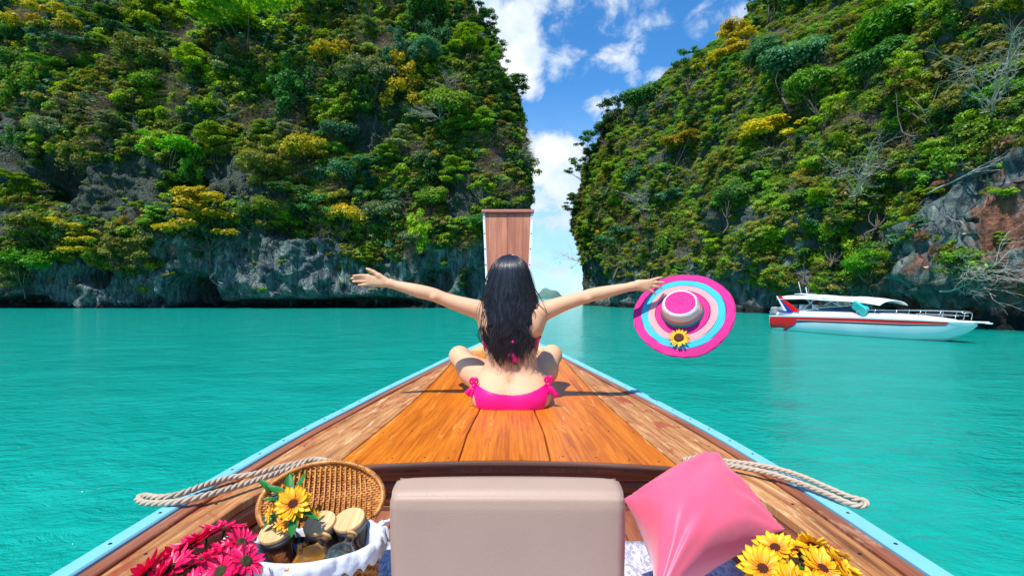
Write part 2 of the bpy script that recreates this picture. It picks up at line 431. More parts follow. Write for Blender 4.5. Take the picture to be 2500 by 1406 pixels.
# ================================================================ vegetation
def m_leaf(name, c0, c1, hv=.1, trans=.35):
    """c0..c1 base colours; each plant and each leaf clump varies"""
    def f(g):
        oi = g.new('ShaderNodeObjectInfo'); rnd = oi.outputs['Random']
        at = g.new('ShaderNodeAttribute'); at.attribute_name = 'lv'
        lv = at.outputs['Fac']
        n = g.noise(g.pos(), .55, 3, .6)
        fac = g.math('ADD', g.math('MULTIPLY', lv, .55), g.math('MULTIPLY', g.rng(n, .3, .7), .45))
        c = g.mix(fac, c0, c1)
        hs = g.new('ShaderNodeHueSaturation'); g.l.new(c, hs.inputs['Color'])
        g.put(hs.inputs['Hue'], g.math('MULTIPLY_ADD', rnd, hv*.5, .5-hv*.25))
        g.put(hs.inputs['Value'], g.math('MULTIPLY_ADD', g.math('FRACT', g.math('MULTIPLY', rnd, 7.31)), .7, .65))
        d = g.new('ShaderNodeBsdfDiffuse'); g.l.new(hs.outputs[0], d.inputs[0])
        t = g.new('ShaderNodeBsdfTranslucent'); g.put(t.inputs[0], g.mix(1, hs.outputs[0], (1.35, 1.5, .5), 'MULTIPLY'))
        gl = g.new('ShaderNodeBsdfGlossy'); gl.inputs['Roughness'].default_value = .45; gl.inputs['Color'].default_value = (1, 1, 1, 1)
        m1 = g.new('ShaderNodeMixShader'); m1.inputs[0].default_value = trans; g.l.new(d.outputs[0], m1.inputs[1]); g.l.new(t.outputs[0], m1.inputs[2])
        m2 = g.new('ShaderNodeMixShader'); m2.inputs[0].default_value = .015; g.l.new(m1.outputs[0], m2.inputs[1]); g.l.new(gl.outputs[0], m2.inputs[2])
        g.l.new(m2.outputs[0], g.out.inputs[0])
    return mat(name, f)
LEAF = {
 'dark':   m_leaf('dark_green_leaves', (.026, .090, .020), (.10, .25, .045)),
 'teal':   m_leaf('blue_green_leaves', (.024, .095, .050), (.10, .25, .12)),
 'green':  m_leaf('green_leaves', (.080, .17, .016), (.25, .41, .035)),
 'lime':   m_leaf('lime_green_leaves', (.15, .26, .010), (.36, .50, .020), .05),
 'olive':  m_leaf('olive_leaves', (.12, .13, .020), (.34, .34, .055)),
 'yellow': m_leaf('yellow_leaves', (.30, .24, .012), (.58, .45, .02), .05),
 'pale':   m_leaf('pale_green_leaves', (.09, .13, .06), (.22, .28, .13)),
 'vivid':  m_leaf('vivid_green_leaves', (.06, .22, .010), (.17, .42, .02), .05),
}
BARK = simple('bark', (.11, .085, .065), .9, var=.4, vscale=6)
PALEBARK = simple('pale_bark', (.50, .46, .40), .9, var=.35, vscale=5)
TWIG = simple('dry_twigs', (.30, .20, .13), .9, var=.5, vscale=2)
TWIG2 = simple('grey_twigs', (.30, .27, .25), .9, var=.4, vscale=2)

def leaves(rng, clumps, n, size, up=.55, flat=1.0, shell=.35):
    C = np.array([c[0] for c in clumps], float); Rr = np.array([c[1] for c in clumps], float)
    wv = Rr[:, 0]*Rr[:, 1]+Rr[:, 0]*Rr[:, 2]; idx = rng.choice(len(C), n, p=wv/wv.sum())
    d = rng.normal(size=(n, 3)); d /= np.linalg.norm(d, axis=1)[:, None]
    fl_ = rng.random(n) < .7; d[:, 2] = np.where(fl_ & (d[:, 2] < -.1), -d[:, 2], d[:, 2])
    pos = C[idx]+d*Rr[idx]*(1-shell*rng.random(n)**1.5+.06*rng.normal(size=n))[:, None]
    nr = d*1.0+np.array([0, 0, up])+rng.normal(size=(n, 3))*.45; nr /= np.linalg.norm(nr, axis=1)[:, None]
    a = rng.normal(size=(n, 3)); a -= nr*(a*nr).sum(1)[:, None]; a /= np.linalg.norm(a, axis=1)[:, None]; b = np.cross(nr, a)
    L = size*(.6+.8*rng.random(n))[:, None]
    V = np.stack([pos-a*L*.5, pos+b*L*.3+nr*L*.06, pos+a*L*.5, pos-b*L*.3+nr*L*.06], 1).reshape(-1, 3)
    lv = rng.random(len(C))[idx]*.6+rng.random(n)*.4
    return V, np.arange(n*4).reshape(-1, 4), {'lv': np.repeat(lv, 4)}
def branches(rng, tgt, base=(0, 0, 0), fork=.35, r0=.09, r1=.012, k=5):
    out = []; b = np.array(base, float)
    tm = np.mean(tgt, 0)
    f = b+(tm-b)*fork+rng.normal(size=3)*.15
    out.append(tube(smooth_curve([b, b+(f-b)*.5+rng.normal(size=3)*.12, f], 6), np.linspace(r0, r0*.7, 6), k))
    for t in tgt:
        m = f+(t-f)*.5+rng.normal(size=3)*.25; m[2] -= .15
        out.append(tube(smooth_curve([f, m, t], 7), np.linspace(r0*.55, r1, 7), 4))
    return merge(*out)
def make_crown(seed, kind):
    rng = np.random.default_rng(seed); cl_ = []
    if kind == 'round':
        for i in range(26):
            d = rng.normal(size=3); d /= np.linalg.norm(d); d[2] = abs(d[2])*.95-.25; d *= rng.uniform(.7, 1.15)
            r = .35+.6*rng.random()**1.5; cl_.append((np.array([0, -.6, 2.7])+d*np.array([1.7, 1.5, 1.35]), (r, r, r*.75)))
    elif kind == 'flat':
        for i in range(24):
            a = rng.random()*6.28; q = math.sqrt(rng.random())*2.7; z = 2.9-.16*q*q*.5+rng.normal()*.25
            r = .4+.5*rng.random(); cl_.append((np.array([q*math.cos(a), -.9+q*math.sin(a)*.75, z]), (r, r*.9, r*.34)))
    elif kind == 'tier':
        for i in range(24):
            lay = i % 4; a = rng.random()*6.28; q = (2.2-.35*lay)*math.sqrt(rng.random())
            r = .38+.42*rng.random(); cl_.append((np.array([q*math.cos(a), -.7+q*.8*math.sin(a), 1.5+lay*.75+rng.normal()*.12]), (r, r, r*.38)))
    elif kind == 'droop':
        for i in range(24):
            a = rng.random()*6.28; q = 1.8*math.sqrt(rng.random())
            r = .32+.38*rng.random(); cl_.append((np.array([q*math.cos(a), -.8+q*.7*math.sin(a), 1.7+rng.normal()*.9]), (r*.8, r*.8, r*1.3)))
    elif kind == 'sparse':
        for i in range(18):
            d = rng.normal(size=3); d /= np.linalg.norm(d); d[2] = abs(d[2])-.2
            r = .35+.35*rng.random(); cl_.append((np.array([0, -.7, 2.5])+d*np.array([2.3, 1.7, 1.7])*rng.random()**.3, (r, r, r*.55)))
    up = {'round': .6, 'flat': 1.3, 'tier': 1.2, 'droop': .2, 'sparse': .7}[kind]
    nl = {'round': 5200, 'flat': 4600, 'tier': 4400, 'droop': 4200, 'sparse': 2400}[kind]
    cv = leaves(rng, cl_, nl, .20, up, shell=.75)
    tg = [np.array(c[0])-np.array([0, 0, .2]) for c in cl_[:10]]
    return cv, branches(rng, tg, (0, .8, -.6))
SHAPES = {}
for kd, nvar in (('round', 4), ('flat', 2), ('tier', 3), ('droop', 2), ('sparse', 3)):
    SHAPES[kd] = []
    for s_ in range(nvar):
        cv, br = make_crown(100+s_*7+len(kd), kd)
        SHAPES[kd].append((cv, mesh_data(kd+'_limbs', br[0], br[1])))
_crown_cache = {}
def crown_mesh(kd, v, leaf):
    k = (kd, v, leaf)
    if k not in _crown_cache:
        cv = SHAPES[kd][v][0]; me = mesh_data(leaf+'_'+kd+'_crown', cv[0], cv[1], False, cv[2]); me.materials.append(LEAF[leaf]); _crown_cache[k] = me
    return _crown_cache[k]
for kd in SHAPES:
    for s_ in SHAPES[kd]: s_[1].materials.append(BARK)

def bare_tree_mesh(seed, n0=5, spread=1.0, depth=4, L0=1.6, r0=.10, droop=.0, side=0.0):
    rng = np.random.default_rng(seed); out = []
    def grow(b, d, L, r, k):
        pts = [b]; dd = d.copy()
        for i in range(4):
            dd = dd+rng.normal(size=3)*.16+np.array([0, 0, .05-droop*.12]); dd /= np.linalg.norm(dd); pts.append(pts[-1]+dd*L/4)
        out.append(tube(pts, np.linspace(r, r*.62, 5), 5 if k < 2 else 3, cap=False))
        if k >= depth: return
        for i in range(n0 if k == 0 else int(rng.integers(2, 4))):
            q = pts[int(rng.integers(2, 5))]
            nd = dd+rng.normal(size=3)*.55*spread+np.array([side, 0, 0]); nd /= np.linalg.norm(nd)
            grow(q, nd, L*(.62+.25*rng.random()), r*.58, k+1)
    d0 = np.array([side*1.6, -.9, .7]); d0 /= np.linalg.norm(d0)
    grow(np.array([0, .4, -.3]), d0, L0, r0, 0)
    v, f = merge(*out); me = mesh_data('bare_limbs', v, f); return me
BARE = [bare_tree_mesh(5+i, 6, 1.15, 5, 2.0, .062, .25, (-1, 1, -1)[i % 3]*.75) for i in range(4)]
for b in BARE: b.materials.append(PALEBARK)
TWG = [bare_tree_mesh(40+i, 9, 1.5, 4, 1.0, .028, .1, 0) for i in range(3)]
for i, b in enumerate(TWG): b.materials.append(TWIG if i != 1 else TWIG2)

# --- cliff sampling
def tri_sample(VF, n, rng, zmin=1.2, maxd=150):
    V, Fq = VF; a = V[Fq[:, 0]]; b = V[Fq[:, 1]]; c = V[Fq[:, 2]]; d = V[Fq[:, 3]]
    nr = np.cross(c-a, d-b); ar = np.linalg.norm(nr, axis=1)+1e-9; nr /= ar[:, None]
    cen = (a+b+c+d)/4; w_ = ar.copy(); w_[(cen[:, 2] < zmin) | (cen[:, 1] > maxd) | (cen[:, 1] < 12)] = 0
    pxx = HX+F*cen[:, 0]/np.maximum(cen[:, 1], 1); pyy = HY-F*(cen[:, 2]-CAMZ)/np.maximum(cen[:, 1], 1)
    w_ *= np.where((pxx < -260) | (pxx > 2760) | (pyy < -260), .12, 1)
    idx = rng.choice(len(ar), n, p=w_/w_.sum())
    u, v = rng.random(n)[:, None], rng.random(n)[:, None]
    pos = (a[idx]*(1-u)+b[idx]*u)*(1-v)+(d[idx]*(1-u)+c[idx]*u)*v
    return pos, nr[idx]
def bil(tab, px):  return np.interp(px, [t[0] for t in tab], [t[1] for t in tab])
def pix(pos): return HX+F*pos[..., 0]/pos[..., 1], HY-F*(pos[..., 2]-CAMZ)/pos[..., 1]
# lowest line of the forest on each wall (as height in the photograph), plus bare rock windows and leafy ledges
lowL = [(-300, 500), (0, 330), (60, 380), (200, 400), (330, 420), (420, 490), (560, 540), (700, 560), (860, 600), (950, 625), (1060, 618), (1150, 600), (1200, 560), (1300, 540)]
lowR = [(1380, 600), (1450, 640), (1600, 690), (1700, 650), (1850, 690), (1980, 680), (2130, 690), (2200, 560), (2270, 440), (2400, 380), (2500, 360), (2800, 340)]
def in_ell(px, py, e): return ((px-e[0])/e[2])**2+((py-e[1])/e[3])**2 < 1
ledgeL = [(230, 590, 150, 55), (130, 540, 60, 30), (460, 530, 120, 45), (20, 640, 50, 70), (890, 600, 40, 40), (70, 480, 70, 40), (340, 640, 60, 25)]
holesL = [(560, 440, 70, 60), (900, 330, 50, 60), (760, 350, 30, 60), (20, 330, 40, 60), (330, 420, 90, 40), (1120, 470, 40, 60), (650, 480, 60, 30)]
ledgeR = [(2040, 650, 90, 60), (1640, 640, 50, 50), (1860, 600, 60, 50), (2330, 640, 30, 20)]
holesR = [(1830, 560, 45, 60), (2130, 560, 70, 45), (1750, 540, 40, 30)]
def veg_ok(side, px, py, nz):
    low = bil(lowL if side == 'L' else lowR, px)+nz*40
    ok = py < low
    for e in (holesL if side == 'L' else holesR): ok = ok & ~in_ell(px, py, e)
    for e in (ledgeL if side == 'L' else ledgeR): ok = ok | in_ell(px, py, e)
    return ok

# --- undergrowth: nobody could count it; one object per cliff
def add_undergrowth(name, side, VF, n, seed, smin, smax):
    rng = np.random.default_rng(seed)
    pos, nr = tri_sample(VF, n, rng)
    px, py = pix(pos); nz = fbm(pos*.12, 3)
    ok = veg_ok(side, px, py, nz)
    sparse = rng.random(len(pos)) < .07
    keep = ok | (sparse & (pos[:, 2] > 2.5)); pos = pos[keep]; nr = nr[keep]; ok = ok[keep]; px = px[keep]; py = py[keep]
    n = len(pos)
    s = rng.uniform(smin, smax, n)*np.where(ok, 1, .45)
    cn = noise3(pos*.09+11); c2 = noise3(pos*.16+31)
    v = cn+rng.normal(size=n)*.22
    kind = np.select([c2+rng.normal(size=n)*.2 > .36, v > .34, v > .14, v > -.14, v > -.36], [7, 3, 0, 1, 3], 2)
    kind = np.where((rng.random(n) < .07) | ((c2 < -.35) & (rng.random(n) < .5)), 5, kind); kind = np.where(rng.random(n) < .015, 6, kind)
    # proto order below: 0 dark 1 green 2 teal 3 olive 4 darkgreen2 5 lime 6 yellow 7 twigs
    yaw = np.arctan2(nr[:, 0], -nr[:, 1])+rng.normal(size=n)*.5
    me = mesh_data(name, pos, [], False)
    for nm, arr in (('scl', s), ('idx', kind.astype(float))):
        a = me.attributes.new(nm, 'FLOAT', 'POINT'); a.data.foreach_set('value', arr.astype(np.float32))
    a = me.attributes.new('rot', 'FLOAT_VECTOR', 'POINT')
    rt = np.stack([rng.normal(size=n)*.2, rng.normal(size=n)*.2, yaw], 1).astype(np.float32); a.data.foreach_set('vector', rt.ravel())
    o = link(name, me); stuff(o)
    m = o.modifiers.new('scatter', 'NODES'); ng = bpy.data.node_groups.new('scatter_'+side, 'GeometryNodeTree'); m.node_group = ng
    ng.interface.new_socket('Geometry', in_out='INPUT', socket_type='NodeSocketGeometry'); ng.interface.new_socket('Geometry', in_out='OUTPUT', socket_type='NodeSocketGeometry')
    N = ng.nodes; L = ng.links; gi = N.new('NodeGroupInput'); go = N.new('NodeGroupOutput')
    iop = N.new('GeometryNodeInstanceOnPoints'); ci = N.new('GeometryNodeCollectionInfo')
    ci.inputs['Collection'].default_value = UNDERS[side]; ci.inputs['Separate Children'].default_value = True; ci.inputs['Reset Children'].default_value = True
    def na(nm, t):
        q = N.new('GeometryNodeInputNamedAttribute'); q.data_type = t; q.inputs[0].default_value = nm; return q.outputs[0]
    L.new(gi.outputs[0], iop.inputs['Points']); L.new(ci.outputs[0], iop.inputs['Instance']); iop.inputs['Pick Instance'].default_value = True
    L.new(na('idx', 'FLOAT'), iop.inputs['Instance Index']); L.new(na('rot', 'FLOAT_VECTOR'), iop.inputs['Rotation']); L.new(na('scl', 'FLOAT'), iop.inputs['Scale'])
    L.new(iop.outputs[0], go.inputs[0])
    return o
UNDERS = {}
for side_, ls_, nl_ in (('L', .20, 860), ('R', .125, 1700)):
  UNDER = bpy.data.collections.new('undergrowth_sources'); UNDERS[side_] = UNDER
  for i, (lf, sd) in enumerate([('dark', 1), ('green', 2), ('teal', 3), ('olive', 4), ('dark', 5), ('lime', 6), ('yellow', 7)]):
      rng = np.random.default_rng(200+sd); cc = []
      for q in range(7):
          a = rng.random()*6.28; rr = .75*math.sqrt(rng.random()); r = .32+.3*rng.random()
          cc.append(((rr*math.cos(a), -.25+.3*rng.normal(), rr*math.sin(a)*.8), (r, r*.8, r*.55)))
      cv = leaves(rng, cc, nl_, ls_, .8, shell=.9)
      me = mesh_data('under_%02d' % i, cv[0], cv[1], False, cv[2]); me.materials.append(LEAF[lf])
      o = bpy.data.objects.new('a%02d_bush' % i, me); UNDER.objects.link(o)
  me = TWG[0].copy(); o = bpy.data.objects.new('a07_twigs', me); UNDER.objects.link(o)
add_undergrowth('undergrowth', 'L', LEFT, 19000, 21, .9, 1.9)
add_undergrowth('undergrowth', 'R', RIGHT, 27000, 22, .6, 1.5)

# --- individual trees
from mathutils.bvhtree import BVHTree
def bvh(VF): return BVHTree.FromPolygons([tuple(v) for v in VF[0]], [tuple(map(int, f)) for f in VF[1]])
BV = {'L': bvh(LEFT), 'R': bvh(RIGHT)}
def hit(px, py, side):
    d = (P(px, py, 1)-Vector((0, 0, CAMZ))).normalized()
    h = BV[side].ray_cast(Vector((0, 0, CAMZ)), d, 400)
    return h[0], h[1]
def put_tree(name, pos, nrm, kd, v, leaf, size, label, group=None, tilt=0, sq=(1, 1, 1)):
    yaw = math.atan2(nrm[0], -nrm[1]) if nrm is not None else 0
    t = thing(name, label, 'tree', pos, (0, tilt, yaw+random.uniform(-.5, .5)), group)
    t.scale = (size*sq[0], size*sq[1], size*sq[2])
    if kd == 'bare':
        link('limbs', BARE[v], None, t)
    elif kd == 'twig':
        link('twigs', TWG[v], None, t)
    else:
        link('crown', crown_mesh(kd, v, leaf), None, t); link('trunk', SHAPES[kd][v][1], None, t)
    return t
# feature trees: px, py of crown centre, side, kind, variant, leaf, crown width in photo px, label
FEAT = [
 (640, 45, 'L', 'flat', 0, 'lime', 330, 'broad lime green tree crowning the top of the left cliff'),
 (350, 30, 'L', 'tier', 0, 'lime', 170, 'bright lime tree at the top edge, left of the broadest lime crown'),
 (110, 50, 'L', 'sparse', 0, 'yellow', 170, 'yellow leaved tree near the upper left corner of the left cliff'),
 (455, 150, 'L', 'tier', 1, 'lime', 130, 'tiered lime green tree below the broad lime crown on the left cliff'),
 (390, 345, 'L', 'flat', 1, 'vivid', 200, 'flat bright green crown slanting down to the right, halfway up the left cliff'),
 (480, 515, 'L', 'tier', 2, 'yellow', 215, 'wide yellow green tree on the ledge above the largest cave'),
 (135, 535, 'L', 'flat', 0, 'yellow', 90, 'small yellow tree on the ledge above the small left cave'),
 (215, 590, 'L', 'tier', 0, 'yellow', 130, 'low yellow green bushy tree on the ledge near the water, left wall'),
 (290, 615, 'L', 'sparse', 1, 'olive', 150, 'olive bush hanging from the ledge left of the largest cave'),
 (820, 140, 'L', 'sparse', 2, 'yellow', 140, 'golden yellow tree high in the middle of the left cliff'),
 (900, 180, 'L', 'round', 0, 'pale', 150, 'pale green round tree beside the golden yellow tree'),
 (1035, 260, 'L', 'tier', 1, 'yellow', 90, 'small yellow tree right of the middle of the left cliff'),
 (1140, 95, 'L', 'tier', 2, 'lime', 110, 'yellow green tree near the top right corner of the left cliff'),
 (830, 330, 'L', 'round', 1, 'teal', 120, 'blue green round tree in the middle of the left cliff'),
 (1030, 395, 'L', 'round', 2, 'pale', 90, 'pale rounded tree on the right half of the left cliff'),
 (1120, 415, 'L', 'tier', 0, 'lime', 110, 'lime green tree above the wooden prow on the left cliff'),
 (1180, 300, 'L', 'tier', 1, 'green', 110, 'fresh green tree near the right rim of the left cliff'),
 (1012, 560, 'L', 'droop', 0, 'lime', 90, 'hanging yellow green tree low on the left cliff near the prow'),
 (893, 615, 'L', 'tier', 2, 'lime', 65, 'single small lime bush at the foot of the forest above the raised left hand'),
 (25, 630, 'L', 'round', 3, 'vivid', 130, 'vivid green bush at the left picture edge above the water'),
 (250, 235, 'L', 'twig', 0, None, 170, 'leafless brown shrub mass in the upper left of the left cliff'),
 (640, 230, 'L', 'twig', 2, None, 150, 'leafless brown shrub right of the tiered lime tree'),
 (560, 260, 'L', 'twig', 1, None, 120, 'leafless grey shrub in the middle of the left cliff'),
 (620, 400, 'L', 'round', 1, 'olive', 120, 'olive crown above the bare rock of the left cliff'),
 (1150, 30, 'L', 'sparse', 0, 'teal', 100, 'blue green tree at the top right corner of the left cliff'),
 (1200, 190, 'L', 'sparse', 1, 'dark', 90, 'dark open tree just inside the upper right rim of the left cliff'),
 (1225, 350, 'L', 'bare', 1, None, 80, 'leafless tree just inside the right rim of the left cliff'),
 (700, 320, 'L', 'tier', 2, 'pale', 80, 'small pale green tree near the centre of the left cliff'),
 (1650, 335, 'R', 'flat', 0, 'yellow', 190, 'yellow crown halfway up the far part of the right cliff'),
 (1800, 90, 'R', 'tier', 1, 'yellow', 170, 'yellow tree on the skyline of the right cliff'),
 (1740, 150, 'R', 'sparse', 2, 'yellow', 100, 'smaller yellow tree on the skyline below the highest yellow one'),
 (1925, 295, 'R', 'flat', 1, 'yellow', 260, 'wide flat yellow crown in the middle of the right cliff'),
 (2030, 270, 'R', 'sparse', 0, 'lime', 140, 'thin lime crown right of the wide flat yellow crown'),
 (1740, 580, 'R', 'tier', 0, 'lime', 130, 'lime green tiered tree low on the right cliff above the sun hat'),
 (1640, 600, 'R', 'droop', 1, 'green', 90, 'green drooping tree just above the left part of the sun hat'),
 (1450, 545, 'R', 'flat', 1, 'lime', 110, 'flat topped yellow green tree at the gap edge of the right cliff'),
 (1465, 490, 'R', 'sparse', 1, 'dark', 80, 'open dark tree just inside the gap edge of the right cliff'),
 (1430, 370, 'R', 'sparse', 2, 'dark', 80, 'dark tree on the lower skyline of the right cliff'),
 (1490, 300, 'R', 'round', 0, 'dark', 100, 'dark crown on the skyline of the right cliff, middle height'),
 (1580, 230, 'R', 'round', 2, 'dark', 120, 'broad dark crown on the right cliff skyline beside the small cloud'),
 (1680, 180, 'R', 'sparse', 0, 'dark', 70, 'small dark tree on the right skyline left of the yellow trees'),
 (2240, 60, 'R', 'round', 3, 'vivid', 230, 'vivid green tree at the top of the right cliff'),
 (2350, 170, 'R', 'sparse', 2, 'olive', 330, 'large open olive crown near the upper right corner'),
 (2480, 215, 'R', 'round', 1, 'vivid', 130, 'vivid green crown at the right picture edge'),
 (2120, 480, 'R', 'droop', 0, 'olive', 170, 'olive drooping tree in the middle of the right cliff'),
 (2060, 560, 'R', 'droop', 1, 'lime', 150, 'yellow green drooping tree right of the leafless branches low on the right cliff'),
 (1990, 640, 'R', 'tier', 2, 'green', 140, 'green tree right above the speedboat canopy'),
 (2130, 650, 'R', 'round', 0, 'vivid', 110, 'vivid green bush above the bow half of the speedboat'),
 (1870, 610, 'R', 'tier', 1, 'olive', 110, 'olive tree above the water left of the speedboat'),
 (1960, 130, 'R', 'round', 2, 'teal', 190, 'blue green crown high on the right cliff'),
 (2010, 190, 'R', 'round', 3, 'green', 150, 'green crown just below the blue green one high on the right cliff'),
 (1790, 470, 'R', 'round', 1, 'dark', 130, 'dark crown in the shaded middle of the right cliff'),
 (2440, 580, 'R', 'tier', 0, 'green', 60, 'small bush clinging to the rusty rock at the right edge'),
]
HANDLES = ['the broad lime crown at the top', 'the lime crown at the top edge', 'the upper left yellow tree', 'the tiered lime tree', 'the flat bright green crown', 'the wide ledge tree', 'the small yellow ledge tree', 'the low bushy tree', 'the hanging olive bush', 'the golden yellow tree', 'the pale round tree', 'the small yellow tree', 'the top corner lime tree', 'the blue green round tree', 'the pale rounded tree', 'the lime tree above the prow', 'the fresh green rim tree', 'the hanging lime tree', 'the single small lime bush', 'the vivid bush at the left edge', 'the leafless brown shrub mass', 'the leafless brown shrub', 'the leafless grey shrub', 'the olive crown above bare rock', 'the topmost leaning tree', 'the dark tree leaning over the gap', 'the bare branch over the gap', 'the small pale green tree', 'the far yellow crown', 'the skyline yellow tree', 'the smaller skyline yellow tree', 'the wide flat yellow crown', 'the thin lime crown', 'the tiered lime tree over the hat', 'the green drooping tree over the hat', 'the flat topped gap tree', 'the thin dark gap tree', 'the low skyline dark tree', 'the middle skyline dark crown', 'the broad dark skyline crown', 'the small dark skyline tree', 'the vivid green top tree', 'the large open olive crown', 'the vivid crown at the right edge', 'the olive drooping tree', 'the lime drooping tree', 'the green tree over the canopy', 'the vivid bush above the speedboat', 'the olive tree left of the speedboat', 'the high blue green crown', 'the high green crown', 'the dark crown in the shaded middle', 'the bush on the rusty rock']
LABELS = {}
def where(x, y, side):
    best = min((((f[0]-x)**2+(f[1]-y)**2, i) for i, f in enumerate(FEAT) if f[2] == side))
    f = FEAT[best[1]]; dx, dy = x-f[0], y-f[1]; d = best[0]**.5
    a = math.degrees(math.atan2(-dy, dx)) % 360; w_ = ['right of', 'up and right of', 'above', 'up and left of', 'left of', 'down and left of', 'below', 'down and right of'][int(((a+22.5) % 360)//45)]
    return ('just ' if d < 75 else '')+w_+' '+HANDLES[best[1]]
DEFW = {'round': 4.6, 'flat': 6.2, 'tier': 5.2, 'droop': 4.0, 'sparse': 5.0, 'bare': 5.0, 'twig': 3.2}
taken = []
def place_feature(px, py, side, kd, v, leaf, wpx, label):
    h = None
    for dx in (0, -20, 20, -40, 40, -70, 70, -110, 110):
        for dy in (25, 55, 0, 90):
            h, nrm = hit(px+(dx if side == 'L' else -dx), py+dy, side)
            if h is not None: break
        if h is not None: break
    if h is None: return
    Yd = h.y; wm = wpx/F*Yd; s = wm/DEFW[kd]
    cz = {'round': 2.7, 'flat': 2.9, 'tier': 2.6, 'droop': 1.7, 'sparse': 2.5, 'bare': 2.0, 'twig': .8}[kd]*s
    # base on the wall below the crown centre
    tgt = P(px, py, Yd-1.0*s)
    b = Vector((tgt.x, Yd-.2*s, tgt.z-cz))
    b2 = BV[side].find_nearest(b)
    if b2[0] is not None: b = b2[0]-Vector((0, -.15*s, 0)) if (b2[0]-b).length > 1.2*s or side == 'R' and px < 1480 else b.lerp(b2[0], .45)
    nm = {'bare': 'bare_tree', 'twig': 'leafless_shrub'}.get(kd, 'cliff_tree')
    t = put_tree(nm, b, nrm if nrm is not None else Vector((0, -1, 0)), kd, v, leaf, s, label)
    if kd == 'twig': t['category'] = 'shrub'
    taken.append((px, py, wpx*.38))
for f_ in FEAT: place_feature(*f_)
# leafless pale trees reaching out of the right wall
BRF = [(2150, 330, 0, 330, 'large leafless pale tree leaning left across the middle of the right cliff', -1),
       (2330, 225, 1, 300, 'leafless pale tree in the upper right of the right cliff', -1),
       (2380, 400, 2, 260, 'leafless grey tree on the right cliff near the right picture edge', 1),
       (2170, 580, 3, 330, 'low leafless tree with long branches above the speedboat bow', -1),
       (1900, 570, 0, 150, 'thin leafless tree over brown rock on the right cliff', -1),
       (1960, 320, 2, 170, 'small leafless branches under the wide yellow crown', -1),
       (2020, 420, 1, 220, 'leafless grey branches left of the olive drooping tree on the right cliff', -1),
       (2290, 500, 0, 240, 'leafless pale branches crossing the rock edge on the right cliff', -1),
       (1800, 330, 3, 150, 'leafless branches right of the far yellow crown', -1),
       (1560, 450, 1, 120, 'leafless branches low on the far part of the right cliff', -1),
       (2250, 300, 3, 330, 'long leafless pale limbs above the largest leafless tree on the right cliff', -1),
       (1700, 420, 0, 170, 'leafless pale branches under the far yellow crown', -1),
       (2230, 640, 1, 260, 'leafless grey branches spreading over the rock by the speedboat bow', -1),
       (2050, 690, 2, 170, 'lowest leafless branches just above the speedboat canopy', -1),
       (1900, 20, 3, 130, 'leafless pale tree on the top of the right cliff', -1),
       (770, 130, 1, 110, 'leafless pale tree beside the golden tree of the left cliff', 1),
       (1100, 240, 2, 90, 'leafless pale tree near the right rim of the left cliff', 1)]
for px, py, v, wpx, lab, sgn in BRF:
    side = 'L' if px < 1350 else 'R'
    h, nrm = hit(px+wpx*.35*(-sgn if side == 'R' else 0), py+60, side)
    if h is None: h, nrm = hit(px, py+60, side)
    if h is None: continue
    s = wpx/F*h.y/5.2
    t = thing('bare_tree', lab, 'tree', h, (0, 0, math.atan2(nrm.x, -nrm.y)*.5))
    t.scale = (s*(1.25 if sgn > 0 else -1.25), s, s*.8)
    me = BARE[v]; link('limbs', me, None, t)
# dark trees leaning out of the rims into the gap
GAP = [(1195, 75, 'L', 'sparse', 2, 'dark', 95, 'dark open tree leaning into the sky, highest on the left rim'),
       (1238, 165, 'L', 'sparse', 0, 'green', 90, 'green open tree leaning from the left rim beside the big cloud'),
       (1262, 228, 'L', 'tier', 1, 'dark', 95, 'dark tiered tree jutting from the widest part of the left rim'),
       (1282, 330, 'L', 'bare', 1, None, 80, 'bare branches jutting from the left rim above the low cloud'),
       (1280, 400, 'L', 'sparse', 1, 'dark', 75, 'thin dark tree jutting from the lower left rim'),
       (1400, 505, 'R', 'tier', 2, 'dark', 80, 'dark tiered tree jutting into the gap from the right rim'),
       (1425, 430, 'R', 'sparse', 0, 'dark', 90, 'dark open tree on the right rim above the jutting tiered one'),
       (1440, 365, 'R', 'sparse', 1, 'dark', 95, 'dark tree leaning into the gap where the right skyline starts'),
       (1410, 610, 'R', 'bare', 0, None, 90, 'bare branches hanging into the gap low on the right rim'),
       (1500, 285, 'R', 'sparse', 2, 'teal', 100, 'blue green tree standing up from the right skyline beside the faint cloud'),
       (1690, 165, 'R', 'sparse', 0, 'dark', 90, 'dark tree standing up from the right skyline below the yellow ones')]
for px, py, side, kd, v, leaf, wpx, lab in GAP:
    h = None
    for dx in range(0, 200, 12):
        h, nrm = hit(px+(-dx if side == 'L' else dx), py+10+dx*.25, side)
        if h is not None: break
    if h is None: continue
    s = wpx/F*h.y/DEFW[kd]; yaw = R(70) if side == 'L' else R(-70)
    t = thing('bare_tree' if kd == 'bare' else 'cliff_tree', lab, 'tree', h+Vector((0, 0, -.9*s)), (0, 0, yaw)); t.scale = (s, s, s)
    if kd == 'bare': link('limbs', BARE[v], None, t)
    else: link('crown', crown_mesh(kd, v, leaf), None, t); link('trunk', SHAPES[kd][v][1], None, t)
